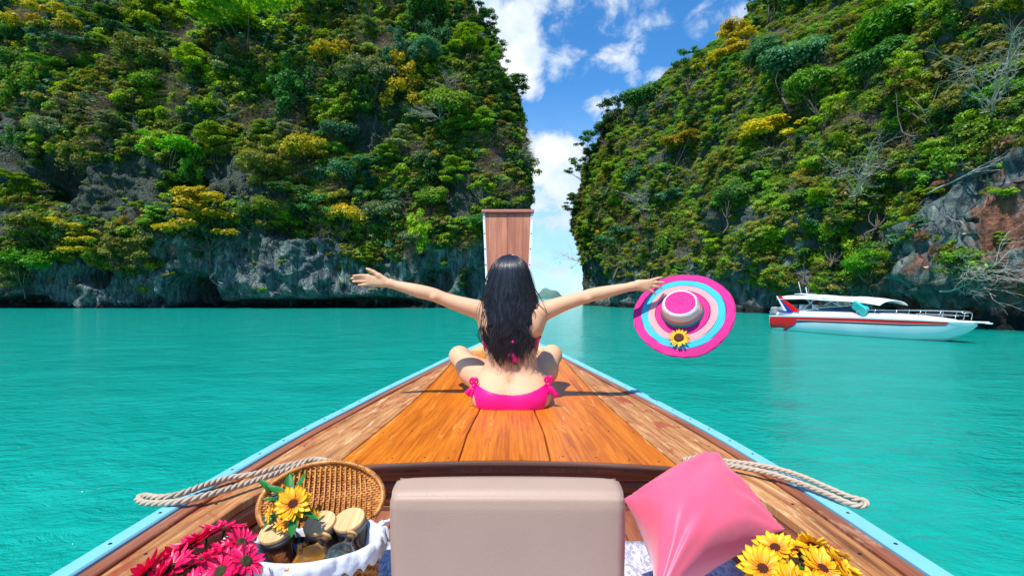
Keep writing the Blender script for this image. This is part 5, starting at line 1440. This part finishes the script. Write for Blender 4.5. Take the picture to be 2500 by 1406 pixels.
BIK = simple('magenta_swimwear', (.84, .003, .20), .42, .4, var=.05, vscale=10, bump=(30, .2, .004))
def low_keep(V):
    x, y, z = V.T; zt = 1.203+.050*(np.abs(x)/.19)**2.0; side = np.abs(x) < .192-.28*np.clip(1.21-z, 0, .12)
    return (z < zt) & (z > 1.085) & (y < 2.80) & side & (y < 2.80)
garment('bikini_bottom', low_keep, .0045, BIK, .003)
def top_keep(V):
    x, y, z = V.T; a = np.clip((np.abs(x)-.06)/.09, 0, 1); zc = 1.452+.008*a; hwid = .012+.022*a**1.3
    fr_ = y > 2.70; hwid = np.where(fr_, .055, hwid)
    return (np.abs(z-zc) < hwid) & (np.abs(x) < .20) & (y < 2.95)
garment('bikini_top', top_keep, .004, BIK, .0025)
def ribbon(pts, w0, w1, t=.002):
    p_ = smooth_curve(pts, 12); n = len(p_); T_ = np.gradient(p_, axis=0); T_ /= np.linalg.norm(T_, axis=1)[:, None]
    nrm = np.array([0, -1., .1]); B = np.cross(T_, nrm); B /= np.linalg.norm(B, axis=1)[:, None]; w_ = np.linspace(w0, w1, n)
    V = np.stack([p_-B*w_[:, None], p_+nrm*.004, p_+B*w_[:, None]], 1).reshape(-1, 3); return V, gridf(n, 3)
def bow(name, c, spread, sc, down):
    c = np.array(tuple(c)); out = []
    kn = lathe([(0, -.010*sc), (.008*sc, -.007*sc), (.011*sc, 0), (.008*sc, .007*sc), (0, .010*sc)], 12); out.append(xf(kn, Matrix.Translation(tuple(c))))
    for s_ in (-1, 1):
        out.append(ribbon([c, c+np.array([s_*.016*sc, -.006, .018*sc]), c+np.array([s_*.006*sc, -.010, .034*sc]), c+np.array([-s_*.001, -.004, .008*sc])], .004*sc, .007*sc))
        e = np.array([s_*spread[0]+spread[1], -.004, -down*(1 if s_ > 0 else .75)])*sc
        out.append(ribbon([c, c+e*.4+np.array([0, -.008, .002]), c+e], .005*sc, .013*sc))
    o = part(name, merge(*out), BIK, wom, True, MW); q = o.modifiers.new('s', 'SOLIDIFY'); q.thickness = .0018
    return o
bow('side_tie', Q(1160, 942, 2.575), (.010, -.022), 1.25, .045)
bow('side_tie', Q(1342, 938, 2.575), (.012, .022), 1.25, .052)
bow('back_tie', Q(1251, 852, 2.575), (.016, .0), 1.25, .055)
# finger nails of the raised hand
NAIL = simple('dark_red_nail_polish', (.22, .01, .02), .25)
for (px, py, dy) in [(898, 654, -.020), (865, 671.5, -.016), (860.5, 678, -.012), (863.5, 686, -.011), (877, 695, -.010)]:
    v, f = lathe([(0, -.0020), (.0030, -.0015), (.0040, 0), (.0030, .0015), (0, .0020)], 8)
    o = part('fingernail', xf((v, f), Matrix.Translation(P(px, py, YB+dy+.006))@Matrix.Rotation(R(80), 4, 'X')), NAIL, wom, True, MW)

# ---- hair
wom.location.x -= .006
HAIR = mat('black_hair', lambda g: (g.put(g.b.inputs['Base Color'], g.mix(g.noise(g.pos(), 40, 3), (.004, .004, .008), (.022, .018, .030)))), Roughness=.36)
HAIR.node_tree.nodes['Principled BSDF'].inputs['Specular IOR Level'].default_value = .75
hairL = [(1.938, 0), (1.932, .030), (1.915, .062), (1.88, .092), (1.84, .110), (1.80, .122), (1.76, .134), (1.70, .148), (1.62, .156), (1.54, .153), (1.48, .146), (1.42, .132), (1.36, .105), (1.33, .09)]
def hw_(z): t = np.array(hairL)[::-1]; return np.interp(z, t[:, 0], t[:, 1])
def hy_(z):  # depth of the back of the hair
    return interp(z, [(1.30, 2.575), (1.45, 2.565), (1.58, 2.553), (1.68, 2.556), (1.76, 2.552), (1.82, 2.548), (1.86, 2.556), (1.90, 2.585), (1.925, 2.62), (1.938, 2.668)])
rh = np.random.default_rng(77)
def strand_set(n, rmin, rmax, layer, zend, sway, seed, nseg=30, wide=1.0):
    r_ = np.random.default_rng(seed); out = []
    t = np.linspace(0, 1, nseg)
    for i in range(n):
        u = np.clip(r_.uniform(-1, 1), -1, 1); ze = zend(u)+r_.normal()*.034
        z = 1.938-(1.938-ze)*(t**1.08)
        # follow the dome on top
        th = np.arcsin(np.clip(u, -.995, .995)); lay = 1-layer*r_.random()
        w_ = hw_(z)*lay*wide; yb = hy_(z); depth = np.minimum(.115, .02+hw_(z)*.95)
        x = w_*np.sin(th*1.0); y = yb+depth*(1-np.cos(th))*(1.05)+(1-lay)*.05
        cl_ = fbm(np.stack([np.full(nseg, round(u*9)/9*6+seed*.1), z*9, np.full(nseg, layer*3)], 1), 2); c2 = noise3(np.stack([np.full(nseg, u*11), z*14, np.full(nseg, i*.01)], 1))
        g_ = np.clip((1.86-z)/.45, 0, 1)**1.1*(1-.55*abs(u))
        ph = r_.uniform(0, 6.28); x = x+sway*g_*(cl_*1.9+c2*.9)+.0045*g_*np.sin(z*80+ph+u*8)+.0035*np.clip((1.50-z)/.1, 0, 1)*np.sin(z*70+ph*2)
        y = y-sway*.55*g_*np.abs(noise3(np.stack([np.full(nseg, u*7+3), z*10, np.full(nseg, seed)], 1)))-.004*g_
        rr_ = r_.uniform(rmin, rmax)*np.interp(t, [0, .1, .75, 1], [.5, 1, 1, .12])
        out.append((np.stack([x-.006, y, z], 1), rr_))
    return out
def strands_mesh(sets, k=4):
    V = []; Fc = []; n0 = 0
    for p_, rr_ in sets:
        n = len(p_); T_ = np.gradient(p_, axis=0); T_ /= np.linalg.norm(T_, axis=1)[:, None]; N_ = np.cross(T_, np.array([1., 0, 0.01])); N_ /= np.linalg.norm(N_, axis=1)[:, None]; B = np.cross(T_, N_)
        th = np.arange(k)*2*math.pi/k; v = p_[:, None]+rr_[:, None, None]*(np.cos(th)[None, :, None]*N_[:, None]*.6+np.sin(th)[None, :, None]*B[:, None])
        V.append(v.reshape(-1, 3)); Fc.append(gridf(n, k, True)+n0); n0 += n*k
    return np.concatenate(V), np.concatenate(Fc)
# inner mass
nz_, nu_ = 46, 40
zz = np.concatenate([1.936-.03*np.linspace(0, 1, 8)**2, np.linspace(1.90, 1.50, nz_-8)]); V = []
for z in zz:
    for j in range(nu_):
        a = j/(nu_-1)*2.7-1.35; V.append((.94*hw_(z)*math.sin(a), hy_(z)+.012+min(.115, .02+hw_(z)*.95)*(1-math.cos(a))*1.0+.003*math.sin(j*2.3+z*30), z))
part('hair_base', (np.array(V), gridf(nz_, nu_)), HAIR, wom, True, MW)
zend = lambda u: 1.392+.035*u*u+.022*math.sin(u*11)+.02*math.sin(u*4+1)
sets = strand_set(620, .0016, .0038, .12, zend, .034, 5)+strand_set(500, .0008, .0016, .02, zend, .046, 9)+strand_set(170, .0006, .0011, .0, lambda u: zend(u)-.02, .060, 13, wide=1.07)
# fly-away locks at the sides
for (pts, r_) in [([(1305, 700), (1322, 728), (1332, 748), (1338, 765), (1334, 782)], .0016), ([(1300, 690), (1314, 712), (1326, 730), (1334, 742)], .0012), ([(1308, 735), (1325, 752), (1336, 762), (1344, 768)], .001),
                 ([(1186, 720), (1176, 745), (1172, 775), (1175, 800)], .0018), ([(1190, 700), (1178, 730), (1168, 752), (1166, 766)], .001), ([(1188, 740), (1178, 770), (1180, 800), (1184, 826)], .0016), ([(1182, 760), (1176, 790), (1184, 815)], .0014)]:
    p_ = smooth_curve([P(a, b, 2.585) for a, b in pts], 30); sets.append((p_, r_*np.interp(np.linspace(0, 1, 30), [0, .7, 1], [1, 1, .2])))
for k in range(26):   # uneven tips
    px = rh.uniform(1196, 1300); py = rh.uniform(835, 862); dx = rh.normal()*9; L_ = rh.uniform(26, 52)
    p_ = smooth_curve([P(px, py-30, 2.572), P(px+dx*.3, py, 2.568), P(px+dx+4*math.sin(k), py+L_*.6, 2.572), P(px+dx*1.5, py+L_, 2.576)], 30); sets.append((p_, rh.uniform(.0012, .0030)*np.interp(np.linspace(0, 1, 30), [0, .4, 1], [1, .9, .1])))
part('hair', strands_mesh(sets), HAIR, wom, True, MW)

# ================================================================ sun hat
hc = P(1665, 762, 2.62); hn = Vector((-.37, -.77, .57)).normalized()
hat = thing('sun_hat', 'wide brimmed sun hat with magenta, turquoise and pink rings held out by its brim', 'hat', hc)
hat.rotation_euler = frame_to(hn).to_euler()
def straw(name, c, v=.22):
    def f(g):
        o = g.obj(); s_ = g.new('ShaderNodeSeparateXYZ'); g.l.new(o, s_.inputs[0])
        r_ = g.math('SQRT', g.math('ADD', g.math('MULTIPLY', s_.outputs[0], s_.outputs[0]), g.math('MULTIPLY', s_.outputs[1], s_.outputs[1])))
        wv = g.math('SINE', g.math('MULTIPLY', g.math('SUBTRACT', r_, s_.outputs[2]), 620))
        n = g.noise(o, 180, 3); g.put(g.b.inputs['Base Color'], g.mix(n, tuple(q*(1-v) for q in c), tuple(min(1, q*(1+v)) for q in c)))
        g.put(g.b.inputs['Normal'], g.bump(g.math('ADD', wv, g.math('MULTIPLY', n, 2.5)), .7, .0016))
    return mat(name, f, Roughness=.62)
SM = straw('magenta_straw', (.62, .006, .21)); SCY = straw('turquoise_straw', (.03, .46, .62)); SPK = straw('pale_pink_straw', (.84, .33, .33)); SSL = straw('salmon_straw', (.86, .22, .18)); SWH = straw('white_straw', (.80, .72, .66))
HR = .258
def brim(r0, r1, dz=0):
    n = 120; m = 7; V = []
    for i in range(m):
        r = r0+(r1-r0)*i/(m-1)
        for k in range(n):
            a = k*2*math.pi/n; z = -.010*(r/HR)**2+.014*math.sin(2*a+.6)*(r/HR)**3+.008*math.sin(3*a+2)*(r/HR)**3+.003*math.sin(7*a)*(r/HR)**4
            rr2 = r*(1+.008*math.sin(3*a+1)); V.append((rr2*math.cos(a), rr2*math.sin(a), z+dz))
    return np.array(V), gridf(m, n, True)
for (a, b, m) in [(.088, .140, SM), (.1405, .176, SPK), (.1765, .213, SCY), (.2135, HR, SM)]:
    o = link('brim_band', mesh_data('brim_band', *brim(a, b)), m, hat); q = o.modifiers.new('s', 'SOLIDIFY'); q.thickness = .0022
nn_ = 120; edge_ = [(HR*(1+.008*math.sin(3*a+1))*math.cos(a), HR*(1+.008*math.sin(3*a+1))*math.sin(a), -.010+.014*math.sin(2*a+.6)+.008*math.sin(3*a+2)+.003*math.sin(7*a)-.001) for a in np.linspace(0, 2*math.pi, nn_, endpoint=False)]
link('brim_edge', mesh_data('brim_edge', *tube(edge_, .0018, 6, closed=True)), SM, hat)
def crown(prof):
    n = 72; V = []
    for (r, z) in prof:
        for k in range(n):
            a = k*2*math.pi/n; dent = .010*math.exp(-(((a+math.pi) % (2*math.pi)-math.pi-.1)/.35)**2)*math.exp(-((z-.055)/.022)**2)
            x = (r-dent)*math.cos(a); y = (r-dent)*math.sin(a); V.append((x*1.20, y*1.10, z*1.12))
    return np.array(V), gridf(len(prof), n, True)
for prof, m, nm in [([(.088, .0), (.087, .012), (.085, .022)], SCY, 'crown_band'), ([(.085, .0222), (.083, .032), (.0815, .038)], SSL, 'crown_band'), ([(.0815, .0382), (.080, .058), (.077, .070), (.073, .078), (.068, .082), (.064, .0835)], SWH, 'crown_band'),
                    ([(.064, .0836), (.045, .082), (.03, .078), (.015, .075), (.002, .074), (.0, .074)], SM, 'crown_top')]:
    link(nm, mesh_data(nm, *crown(prof)), m, hat)
GOLD = simple('gold_beads', (.45, .25, .06), .35, metal=.6)
bd_ = [xf(lathe([(0, -.0035), (.0032, -.0015), (.0032, .0015), (0, .0035)], 6), Matrix.Translation((.090*math.cos(a)*1.20, .090*math.sin(a)*1.10, .004))) for a in np.linspace(0, 2*math.pi, 64, endpoint=False)]
stuff(link('bead_trim', mesh_data('bead_trim', *merge(*bd_)), GOLD, hat))
HPM = {'L': .03, 'me': [petal_mesh('hat_petal', .03, .0105, .15, b, simple('golden_felt', (.82, .42, .008), .7), nl=4) for b in (.05, -.05)]}
Mh = Matrix.Translation(hc)@frame_to(hn); tgt = P(1658, 827, 2.56)
# intersection of the sight line with the brim plane
d_ = (tgt-Vector((0, 0, CAMZ))).normalized(); t_ = (hc-Vector((0, 0, CAMZ))).dot(hn)/d_.dot(hn); hp = Mh.inverted()@(Vector((0, 0, CAMZ))+d_*t_)
flower(hat, Vector((hp.x, hp.y, .012)), Vector((0, 0, 1)), .056, HPM, simple('brown_felt', (.07, .02, .01), .9, var=.3, vscale=90), 18, .025, name='felt_sunflower', rings=1)

# ================================================================ speedboat
so_ = Vector((15.0, 26.9, 0)); bow_ = Vector((17.15, 18.1, 0)); hd = (bow_-so_).normalized(); LEN = (bow_-so_).length
sbt = thing('speedboat', 'white speedboat with a red side stripe and white canopy moored by the rocks', 'speedboat', so_, (0, 0, math.atan2(hd.y, hd.x)))
SW = simple('white_gelcoat', (.80, .82, .83), .18, .5, var=.02, vscale=2); SRED = simple('red_gelcoat', (.80, .008, .014), .2, .5, var=.03); SBLU = simple('blue_gelcoat', (.015, .05, .32), .2, .5, var=.03)
SHU = simple('pale_hull_paint', (.66, .78, .80), .22, .5, var=.03, vscale=2); SDK = simple('dark_maroon_band', (.16, .012, .02), .3)
STEEL = simple('polished_steel', (.70, .71, .72), .22, metal=.9); TINT = mat('tinted_glass', None, Roughness=.06, **{'Base Color': (.010, .045, .10, 1)}); TEALC = simple('teal_vinyl', (.02, .48, .44), .45); DKI = simple('dark_interior', (.05, .06, .08), .6)
SAND = simple('grey_engine', (.30, .32, .34), .3)
def hb(x): return interp(x, [(0, 1.08), (2, 1.16), (4.5, 1.15), (6, 1.0), (7.2, .76), (8.2, .46), (8.9, .22), (LEN, .03)])
def hz(x): return interp(x, [(0, .72), (2, .77), (5, .83), (7.5, .82), (LEN, .76)])
def kz(x): return interp(x, [(0, -.35), (5, -.38), (7.0, -.30), (8.0, -.02), (8.8, .42), (LEN, .66)])
def hull_pt(x, t):   # t 0 sheer .. 1 keel, one side
    b, z0, zk = hb(x), hz(x), kz(x); fl_ = interp(x, [(0, .02), (5, .08), (8, .30), (LEN, .5)])
    prof = [(0, 1.0), (.35, 1-fl_*.5), (.62, .93-fl_*.9), (.72, .84-fl_), (1, 0)]
    return b*max(0, interp(t, prof)), z0+(zk-z0)*t
def hrow(x, tl, off=0):
    return [(x, -(hull_pt(x, t)[0]+off), hull_pt(x, t)[1]) for t in tl]
xs_ = np.linspace(0, LEN, 50); tl = [0, .1, .2, .35, .5, .62, .72, .86, 1]
V = []
for x in xs_:
    r = hrow(x, tl); V += r+[(a, -b, c) for a, b, c in r[-2::-1]]
kk_ = 2*len(tl)-1; Fh = [tuple(q) for q in gridf(50, kk_)]+[tuple(range(kk_))]
link('hull', mesh_data('hull', V, Fh), SHU, sbt)
def band(x0, x1, ta, tb, off, m, name, n=44, both=True):
    V = []; Fc = []; base = 0
    for sg in ((-1, 1) if both else (-1,)):
        for x in np.linspace(x0, x1, n):
            a_ = ta(x) if callable(ta) else ta; b_2 = tb(x) if callable(tb) else tb
            for t in np.linspace(a_, b_2, 4): w_, z = hull_pt(x, t); V.append((x, sg*(w_+off), z))
        Fc += [tuple(q+base) for q in gridf(n, 4)]; base = len(V)
    return link(name, mesh_data(name, np.array(V), Fc), m, sbt)
band(0, LEN, -.03, .030, .018, SW, 'gunwale')
band(.05, 8.35, .032, .150, .012, SRED, 'red_stripe'); band(.15, 8.35, .152, .165, .012, WHITEP, 'pin_stripe'); band(.05, 8.3, .167, .225, .010, SDK, 'dark_stripe'); 
sw = lambda x: .235+max(0, 1-(x/1.9)**1.2)**.7*.62
band(.02, 1.9, .14, sw, .014, SRED, 'red_stern_patch', 30, False); band(.9, 3.0, lambda x: (sw(x) if x < 1.9 else .235), lambda x: (sw(x) if x < 1.9 else .235)+.045*max(0, min(1, (3.0-x)/1.2)), .011, SBLU, 'blue_swoosh', 30)
# deck
V = []; 
for x in xs_:
    for u in np.linspace(-1, 1, 9): V.append((x, u*(hb(x)+.01), hz(x)+.02+.05*(1-u*u)))
link('deck', mesh_data('deck', V, gridf(50, 9)), SW, sbt)
# raised cabin / cuddy top
def loftx(prof, m, name, k=1.0):
    """prof rows: x, half width bottom, z bottom, half width top, z top"""
    V = []
    for (x, wb, z0, wt, z1) in prof:
        V += [(x, -wb, z0), (x, -wt, z1-.03), (x, -wt*.86, z1), (x, wt*.86, z1), (x, wt, z1-.03), (x, wb, z0)]
    Fc = [tuple(q) for q in gridf(len(prof), 6)]+[tuple(range(6)), tuple((len(prof)-1)*6+q for q in range(6))[::-1]]
    return flat_(link(name, mesh_data(name, V, Fc), m, sbt), 40)
loftx([(.35, .95, .80, .90, .98), (1.5, 1.0, .80, .92, 1.04), (3.0, 1.02, .82, .90, 1.06), (4.6, .98, .84, .82, 1.07), (6.2, .78, .86, .55, 1.03), (7.6, .45, .84, .25, .95), (8.3, .2, .8, .1, .87)], SW, 'cabin_top')
loftx([(2.2, .86, 1.04, .84, 1.06), (3.2, .86, 1.04, .74, 1.22), (4.4, .84, 1.05, .66, 1.32), (5.0, .78, 1.05, .58, 1.22), (5.9, .50, 1.03, .34, 1.06)], TINT, 'windshield')
for x0 in (3.2, 4.4, 5.0): pass
fr_ = []
for sg in (-1, 1): fr_.append(tube([(2.2, sg*.85, 1.07), (3.2, sg*.75, 1.235), (4.4, sg*.665, 1.335)], .016, 6))
fr_.append(tube([(4.4, -.665, 1.335), (4.42, 0, 1.35), (4.4, .665, 1.335)], .016, 6))
link('windshield_frame', mesh_data('windshield_frame', *merge(*fr_)), SW, sbt)
# cockpit seats
for x in (1.1, 1.9, 2.7):
    for sg in (-1, 1):
        o = link('seat', mesh_data('seat', *merge(box((x, sg*.45, 1.08), (.45, .6, .12)), box((x-.2, sg*.45, 1.22), (.1, .6, .26)))), SW, sbt)
# canopy
V = []; nx_c = 26
for x in np.linspace(.35, 5.95, nx_c):
    zc = interp(x, [(.35, 1.80), (2.2, 1.83), (3.4, 1.76), (4.6, 1.72), (5.3, 1.66), (5.95, 1.56)]); wc = interp(x, [(.35, .92), (2, 1.0), (4.6, .96), (6.35, .70)])
    sag = -.05 if 3.0 < x < 4.2 else 0
    for u in np.linspace(-1, 1, 13): V.append((x, u*wc, zc-.13*u*u-.07*abs(u)**6+sag*(1-u*u)*.3))
o = link('canopy', mesh_data('canopy', V, gridf(nx_c, 13)), simple('white_canvas', (.80, .81, .82), .7, bump=(3, .4, .03)), sbt); q = o.modifiers.new('s', 'SOLIDIFY'); q.thickness = .03
cf = []
for sg in (-1, 1):
    for (a, b) in [((1.9, 1.05), (2.9, 1.72)), ((2.9, 1.10), (2.2, 1.74)), ((3.0, 1.22), (4.0, 1.68)), ((4.2, 1.30), (3.2, 1.70)), ((4.5, 1.30), (5.1, 1.62))]:
        cf.append(tube([(a[0], sg*.84, a[1]), (b[0], sg*.90, b[1])], .016, 6))
    cf.append(tube([(.5, sg*.9, 1.66), (3.0, sg*.96, 1.68), (5.8, sg*.74, 1.47)], .014, 6))
link('canopy_frame', mesh_data('canopy_frame', *merge(*cf)), STEEL, sbt)
# swept arch: white, blue and red blades
def blade(x0, x1, w0, w1, m, name, yo, z0=1.0, z1=1.80):
    for sg in (-1, 1):
        out = []; y0 = sg*(.98+yo); V = []
        for (x, z, w_) in ((x0, z0, w0), ((x0+x1)/2, (z0+z1)/2, (w0+w1)/2), (x1, z1, w1)):
            for dx, dy in ((-w_/2, 0), (w_/2, 0), (w_/2, .05*sg), (-w_/2, .05*sg)): V.append((x+dx, y0-dy*1.0-(z-z0)*.10*sg, z))
        out.append((np.array(V), [tuple(q) for q in gridf(3, 4, True)]+[(0, 1, 2, 3), (8, 11, 10, 9)]))
        link(name, mesh_data(name, *merge(*out), smooth=False), m, sbt)
blade(1.70, .50, .42, .16, SRED, 'arch_red_blade', .012); blade(1.32, .42, .40, .12, SBLU, 'arch_blue_blade', 0); blade(1.02, .34, .16, .08, SW, 'arch_white_blade', .014)
link('arch_foot', mesh_data('arch_foot', *merge(*[box((1.0, sg*.985, .98), (.9, .06, .08)) for sg in (-1, 1)]), smooth=False), SBLU, sbt)
# rails round the foredeck
rl = []
for sg in (-1, 1):
    up_ = [(x, sg*max(.05, hb(x)-.08), hz(x)+h_) for x, h_ in ((5.0, .10), (5.15, .30), (5.5, .34), (6.6, .36), (7.8, .38), (8.5, .40), (8.75, .34), (8.72, .10))]
    lo_ = [(x, sg*max(.05, hb(x)-.08), hz(x)+h_) for x, h_ in ((6.2, .10), (6.3, .20), (7.4, .22), (8.6, .24))]
    rl.append(tube(smooth_curve(up_, 40), .014, 6)); rl.append(tube(smooth_curve(lo_, 24), .011, 6))
    for x in (5.9, 6.7, 7.5, 8.1): rl.append(tube([(x-.12, sg*(hb(x)-.02), hz(x)+.02), (x, sg*max(.05, hb(x)-.08), hz(x)+.37)], .012, 6))
rl.append(tube([(8.74, -(hb(8.74)-.08), hz(8.7)+.36), (8.80, 0, hz(8.7)+.36), (8.74, hb(8.74)-.08, hz(8.7)+.36)], .014, 6))
link('bow_rail', mesh_data('bow_rail', *merge(*rl)), STEEL, sbt)
o = link('bow_pulpit', mesh_data('bow_pulpit', *merge(box((LEN-.05, 0, .80), (.75, .20, .07)), box((LEN+.35, 0, .77), (.20, .12, .05))), smooth=False), SW, sbt); bevel(o, .02)
# engines, antenna
for sg in (-1, 0, 1):
    v, f = rbox(.42, .30, .46, .11, n=5); o = link('outboard_engine', mesh_data('outboard_engine', *merge((v+np.array([-.28, sg*.48, .98]), f), box((-.26, sg*.48, .45), (.16, .14, .75)))), SAND, sbt)
link('antenna', mesh_data('antenna', *merge(tube([(1.15, -.1, 1.88), (.95, -.1, 2.55)], .014, 5), tube([(1.3, .1, 1.88), (1.2, .12, 2.25)], .02, 5), box((1.3, 0, 1.90), (.5, .9, .04)))), SW, sbt)
link('stern_rail', mesh_data('stern_rail', *merge(*[tube(smooth_curve([(-.05, sg*.95, .80), (-.10, sg*.95, 1.0), (.25, sg*.95, 1.10), (.7, sg*.95, 1.10)], 16), .016, 6) for sg in (-1, 1)])), STEEL, sbt)
# teal sun cushion leaning on the windshield: lies on the boat, lifted off
Msb = Matrix.Translation(so_)@Matrix.Rotation(math.atan2(hd.y, hd.x), 4, 'Z')
tc_ = thing('deck_cushion', 'teal folded cushion propped on the speedboat beside its windshield', 'cushion', Msb@Vector((5.1, -.86, 1.24)), (R(10), R(32), math.atan2(hd.y, hd.x)))
v, f = rbox(.70, .12, .40, .04, n=5); link('cushion_pad', mesh_data('cushion_pad', v+np.array([-.0, 0, 0]), f), TEALC, tc_); v, f = rbox(.68, .06, .39, .03, n=5); link('folded_flap', mesh_data('folded_flap', v+np.array([.0, .10, .02]), f), TEALC, tc_)
